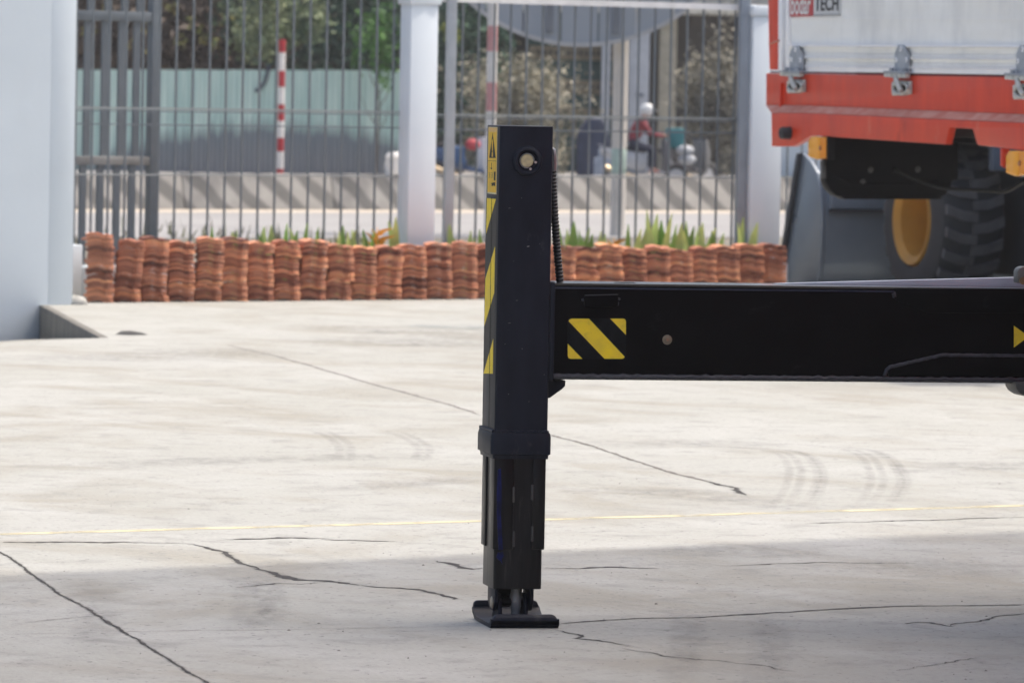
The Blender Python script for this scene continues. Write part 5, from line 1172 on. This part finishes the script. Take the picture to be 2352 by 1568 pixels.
# gusset below the beam
gp = [L(x, y, 0.06) for x, y in [(1252, 873), (1298, 873), (1297, 886), (1290, 893), (1262, 913), (1252, 915)]]
MB().prism(gp, 0.05, 0.17, 'v').build('gusset', M_leg, leg, 0.003)
# raised cover plate, hazard sticker, bolt
cs = crop(1350, 680, 5.2275)
def Bp(pts): return [Lb(*p) for p in pts]
hp_ = MB().prism(Bp([cs(585, 300), cs(1010, 292), cs(1015, 320), cs(1010, 440), cs(965, 458), cs(590, 460), cs(572, 440), cs(572, 320)]), VBm - 0.012, VBm + 0.001, 'v').build('cover_plate', M_beam, bm_, 0.004, 3)
for (x0, y0, x1, y1) in ((535, 345, 575, 385), (1005, 330, 1050, 370), (1005, 385, 1030, 440)):
    MB().prism(Bp([cs(x0, y0), cs(x1, y0 + 6), cs(x1 - 4, y1), cs(x0 + 6, y1 - 5)]), VBm - 0.007, VBm, 'v').build('weld_bead', M_weld, hp_, 0.003)
MB().prism(Bp([cs(575, 296), cs(1012, 286), cs(1012, 296), cs(578, 308)]), VBm - 0.0135, VBm - 0.010, 'v').build('plate_edge', M_weld, hp_, 0.001)
def rr_px(x0, y0, x1, y1, r):
    out = []
    for (cx, cy, a) in ((x1 - r, y0 + r, -90), (x1 - r, y1 - r, 0), (x0 + r, y1 - r, 90), (x0 + r, y0 + r, 180)):
        for k in range(5): t_ = R(a + 90 * k / 4); out.append(cs(cx + r * math.cos(t_), cy + r * math.sin(t_)))
    return out
st = MB().prism(Bp(rr_px(361, 605, 1124, 1134, 36)), VBm - 0.0008, VBm, 'v').build('hazard_sticker', M_stk, bm_)
for pts in ([(372, 640), (385, 620), (408, 607), (638, 607), (1103, 1102), (1104, 1112), (1090, 1126), (1072, 1132), (842, 1132)],
            [(916, 607), (1090, 607), (1112, 618), (1122, 642), (1122, 820)], [(362, 935), (553, 1132), (398, 1132), (374, 1122), (362, 1096)]):
    MB().prism(Bp([cs(*p) for p in pts]), VBm - 0.0013, VBm - 0.0009, 'v').build('hazard_stripe', M_sty, st)
u, z = Lb(1532.5, 780)
bo = MB().lathe([(0.0, -0.006), (0.007, -0.006), (0.009, -0.003), (0.0125, -0.004), (0.0155, -0.003), (0.016, 0.0)], (u, VBm, z), (0, 1, 0), 26).build('grease_plug', mat('plug_brassy', (0.30, 0.27, 0.20), 0.4, 0.7, var=0.2, scale=60), bm_)
MB().cyl((u, VBm - 0.0068, z), (u, VBm - 0.006, z), 0.005, 14).build('plug_core', mat('plug_copper', (0.38, 0.24, 0.17), 0.4, 0.7), bo)
# doubler plates at the right with weld seams
c9 = crop(1860, 380, 2.5286)
pd = Bp([c9(905, 1370), c9(1250, 1285), c9(1775, 1290), c9(2600, 1290), c9(2600, 1408), c9(910, 1418)])
dp = MB().prism(pd, VBm - 0.008, VBm, 'v').build('doubler_plate', M_beam, bm_, 0.002)
def seam(pts, r, par, m=M_weld):
    q = [Lb(*p) for p in pts]; out = []
    for (a, b) in zip(q[:-1], q[1:]):
        for k in range(20): s = k / 20; out.append((a[0] + (b[0] - a[0]) * s, VBm - 0.004, a[1] + (b[1] - a[1]) * s + 0.0007 * math.sin(k * 2.1)))
    out.append((q[-1][0], VBm - 0.004, q[-1][1])); MB().tube(out, r, 8).build('weld_seam', m, par)
seam([c9(885, 1415), c9(900, 1375), c9(920, 1358), c9(1250, 1283), c9(1775, 1288), c9(2300, 1288)], 0.0065, dp)
pd2 = Bp([c9(940, 860), c9(2600, 866), c9(2600, 1014), c9(1170, 1014), c9(960, 935)])
dp2 = MB().prism(pd2, VBm - 0.006, VBm, 'v').build('doubler_plate', M_beam, bm_, 0.002)
seam([c9(945, 890), c9(958, 932), c9(1165, 1012), c9(1700, 1014), c9(2300, 1014)], 0.0028, dp2, M_beam)
seam([c9(945, 890), c9(948, 915)], 0.007, dp2)
# yellow arrow at the right edge
MB().prism(Bp([c9(1706, 1097), c9(1800, 1165), c9(1706, 1235)]), VBm - 0.0008, VBm, 'v').build('arrow_mark', M_sty, bm_)
# tapered guide bar on the beam top and grey roller brackets at the right end
vg = VBm + 0.15
g0_ = FL.uz(1785, 652, vg); g1_ = FL.uz(2346, 637, vg); gz0 = zbt + 0.0012
MB().prism([(g0_[0], gz0), (2.9, gz0), (2.9, g1_[1] + (g1_[1] - g0_[1]) / (g1_[0] - g0_[0]) * (2.9 - g1_[0])), (g1_[0], g1_[1]), (g0_[0], g0_[1] + 0.001)], vg, vg + 0.05, 'v').build('guide_bar', mat('guide_grey', (0.46, 0.50, 0.56), 0.35, 0.1), bm_, 0.002)
br = [L(x, y, -0.02) for x, y in [(2335, 650), (2335, 624), (2339, 616), (2348, 612), (2420, 612), (2420, 650)]]
MB().prism(br, -0.03, 0.02, 'v').build('roller_bracket', mat('bracket_grey', (0.17, 0.165, 0.15), 0.5, 0.3), bm_, 0.004)
br = [L(x, y, -0.02) for x, y in [(2331, 877), (2420, 877), (2420, 912), (2352, 909), (2338, 900), (2332, 890)]]
MB().prism(br, -0.03, 0.1, 'v').build('roller_bracket', mat('bracket_grey_dark', (0.10, 0.10, 0.095), 0.5, 0.3), bm_, 0.004)
u, z = L(2349, 645, -0.03); MB().cyl((u, -0.036, z), (u, -0.03, z), 0.012, 16).build('bracket_bolt', mat('bolt_brass', (0.35, 0.30, 0.16), 0.4, 0.7), bm_)
# bolt hole on the beam top
MB().cyl((L(1435, 650, VBm + 0.12)[0], VBm + 0.12, zbt + 0.0012), (L(1435, 650, VBm + 0.12)[0], VBm + 0.12, zbt + 0.0018), 0.036, 28).build('top_hole', mat('hole_black', (0.004, 0.004, 0.004), 0.9), bm_)
# clevis, pins, jack rod and foot
cz = crop(1150, 1350, 6.2733)
def Lf(zx, zy, v): return FL.uz(*cz(zx, zy), v)
mid = (iu0 + iu1) / 2
zft = Lf(1000, 1190, -0.06)[1]
rod_u = Lf(872, 900, 0.11)[0]
zs = lambda yy: Lf(870, yy, 0.11)[1]
MB().lathe([(0.0, 0.018), (0.0125, 0.018), (0.0145, zs(1100)), (0.0160, zs(1060)), (0.0215, zs(985)), (0.0222, zs(930)), (0.0205, zs(880)), (0.0165, zs(820)), (0.0155, zs(780)), (0.0155, zi + 0.06)], (rod_u, 0.11, 0), (0, 0, 1), 28).build('jack_rod', mat('rod_steel', (0.42, 0.43, 0.44), 0.4, 0.25, var=0.15, scale=30), leg)
for (ua, ub, v0, v1) in ((iu0 + 0.012, iu0 + 0.024, 0.05, 0.175), (iu1 - 0.030, iu1 - 0.018, 0.05, 0.175)):
    MB().prism([(v0, zi + 0.03), (v1, zi + 0.03), (v1, 0.075), (v1 - 0.03, 0.045), (v0 + 0.03, 0.045), (v0, 0.075)], ua, ub, 'u').build('clevis_plate', M_leg, leg, 0.003)
for (ua, ub) in ((iu0 + 0.027, iu0 + 0.040), (iu1 - 0.046, iu1 - 0.033)):
    MB().prism([(0.055, 0.016), (0.17, 0.016), (0.15, 0.085), (0.135, 0.1), (0.09, 0.1), (0.075, 0.085)], ua, ub, 'u').build('foot_lug', M_leg, leg, 0.003)
MB().box(iu0 + 0.026, iu1 - 0.032, 0.178, 0.186, 0.06, zi + 0.02).build('clevis_blocker', M_legl, leg)  # dark plate added to stop light showing through the clevis gap
pz = 0.072
pn = MB().cyl((iu0 + 0.008, 0.11, pz), (iu1 - 0.012, 0.11, pz), 0.015, 20).build('foot_pin', M_legl, leg)
MB().lathe([(0.0, -0.004), (0.016, -0.004), (0.0175, -0.002), (0.020, -0.001), (0.020, 0.003)], (iu0 + 0.010, 0.085, pz), (1, 0, 0), 24).build('pin_head', mat('pin_head_zinc', (0.34, 0.30, 0.24), 0.4, 0.7), pn)
# channel shaped foot: lips turned up at front and back
fx0, fx1 = Lf(492, 1380, -0.055)[0], Lf(1560, 1380, -0.055)[0]
fd0, fd1 = -0.05, 0.30
zl = Lf(1000, 1185, fd0)[1]; zl2 = Lf(330, 932, fd1)[1]; th = 0.013
cxr = lambda a, b: (a, b)
fb_ = MB()
sec_o = [(fd0, 0.030), (fd0 + 0.003, 0.010), (fd0 + 0.016, 0.0005), (fd1 - 0.10, 0.0005), (fd1 - 0.055, 0.004), (fd1 - 0.02, 0.020), (fd1 - 0.006, 0.034)]
sec_i = [(fd1 - 0.020, 0.040), (fd1 - 0.035, 0.030), (fd1 - 0.065, 0.018), (fd1 - 0.10, 0.0135), (fd0 + 0.026, 0.0135), (fd0 + 0.018, 0.030)]
fb_.prism(sec_o + sec_i, fx0, fx1, 'u')
def lip(z0, z1, v0, v1, slant, r=0.016):
    """upstanding lip with round upper corners and a sloping top edge"""
    def outline(ins, zz):
        out = [(fx0 + ins, z0), (fx1 - ins, z0)]
        for (cx, a0) in ((fx1 - ins - r, 0), (fx0 + ins + r, 90)):
            for q in range(7): an = R(a0 + 90 * q / 6); out.append((cx + r * math.cos(an), zz - r + r * math.sin(an)))
        return out
    A = outline(0, z1 - 0.011); B = outline(0.004, z1); n = len(A)
    vs = [(a, v0, b) for a, b in A] + [(a, v0 + slant, b) for a, b in B] + [(a, v1, b) for a, b in B]
    fs = [tuple(range(n)), tuple(range(3 * n - 1, 2 * n - 1, -1))] + [(m * n + q, (m + 1) * n + q, (m + 1) * n + (q + 1) % n, m * n + (q + 1) % n) for m in (0, 1) for q in range(n)]
    fb_.add(vs, fs)
lip(0.024, zl + 0.004, fd0 - 0.0003, fd0 + 0.021, 0.009, 0.022)
lip(0.033, zl2, fd1 - 0.0205, fd1 - 0.004, 0.004)
fb_.build('foot_plate', M_leg, leg, 0.001, 1)

# ------------------------------------------------------------------ crane truck that carries the outrigger, beyond the right edge
ct = thing('crane_truck', 'crane truck just outside the right edge that the outrigger slides out of', 'truck', (2.25, 15.0, 0), 0)
MB().box(0.0, 2.4, -5, 4.6, 1.15, 2.6).build('body', M_tred, ct, 0.03)
MB().box(0.25, 2.1, -5, 4.4, 0.62, 1.148).build('chassis', M_blackp, ct, 0.02)
for y in (-3.4, -2.1, 0.6):
    MB().lathe([(0.28, 0.0), (0.46, -0.02), (0.5, 0.04), (0.5, 0.24), (0.46, 0.3), (0.28, 0.28)], (0.02, y, 0.5), (1, 0, 0), 32, True).build('wheel', M_tyre, ct)

# ------------------------------------------------------------------ unseen slab added to block the sun and shade the foreground
E0, E1 = at_z(0, 1320), at_z(2352, 1220)
AH = 24.0
k = AH / SDIR.z
sh = Vector((SDIR.x * k, SDIR.y * k, 0))
ad = (E1 - E0).normalized()
fa = Frame(E0 + sh - ad * 2.2, math.atan2(ad.y, ad.x))
aw = thing('sun_blocker', 'high slab on posts, added out of view to shade the near part of the yard', 'sun_blocker', fa.o, fa.yaw)
MB().box(0, 7.9, -4.2, 0, AH, AH + 0.12).build('blocker_slab', mat('blocker_sheet', (0.55, 0.56, 0.57), 0.6), aw)
for v in (-0.4, -3.7):
    MB().box(7.5, 7.8, v - 0.15, v + 0.15, 0, AH - 0.002).build('blocker_post', M_steel, aw)

# ------------------------------------------------------------------ hazy air
hm = bpy.data.materials.new('haze_air'); hm.use_nodes = True; ht = hm.node_tree
for n in list(ht.nodes):
    if n.type != 'OUTPUT_MATERIAL': ht.nodes.remove(n)
pv = ht.nodes.new('ShaderNodeVolumePrincipled'); pv.inputs['Color'].default_value = (0.93, 0.95, 1.0, 1); pv.inputs['Density'].default_value = 0.00042; pv.inputs['Anisotropy'].default_value = 0.2
ht.links.new(pv.outputs[0], [n for n in ht.nodes if n.type == 'OUTPUT_MATERIAL'][0].inputs['Volume'])
hz_ = MB().box(-200, 200, -160, 240, -1.9, 26).build('haze', hm); tag(hz_, 'thin pale haze in the air over yard and street', kind='stuff')
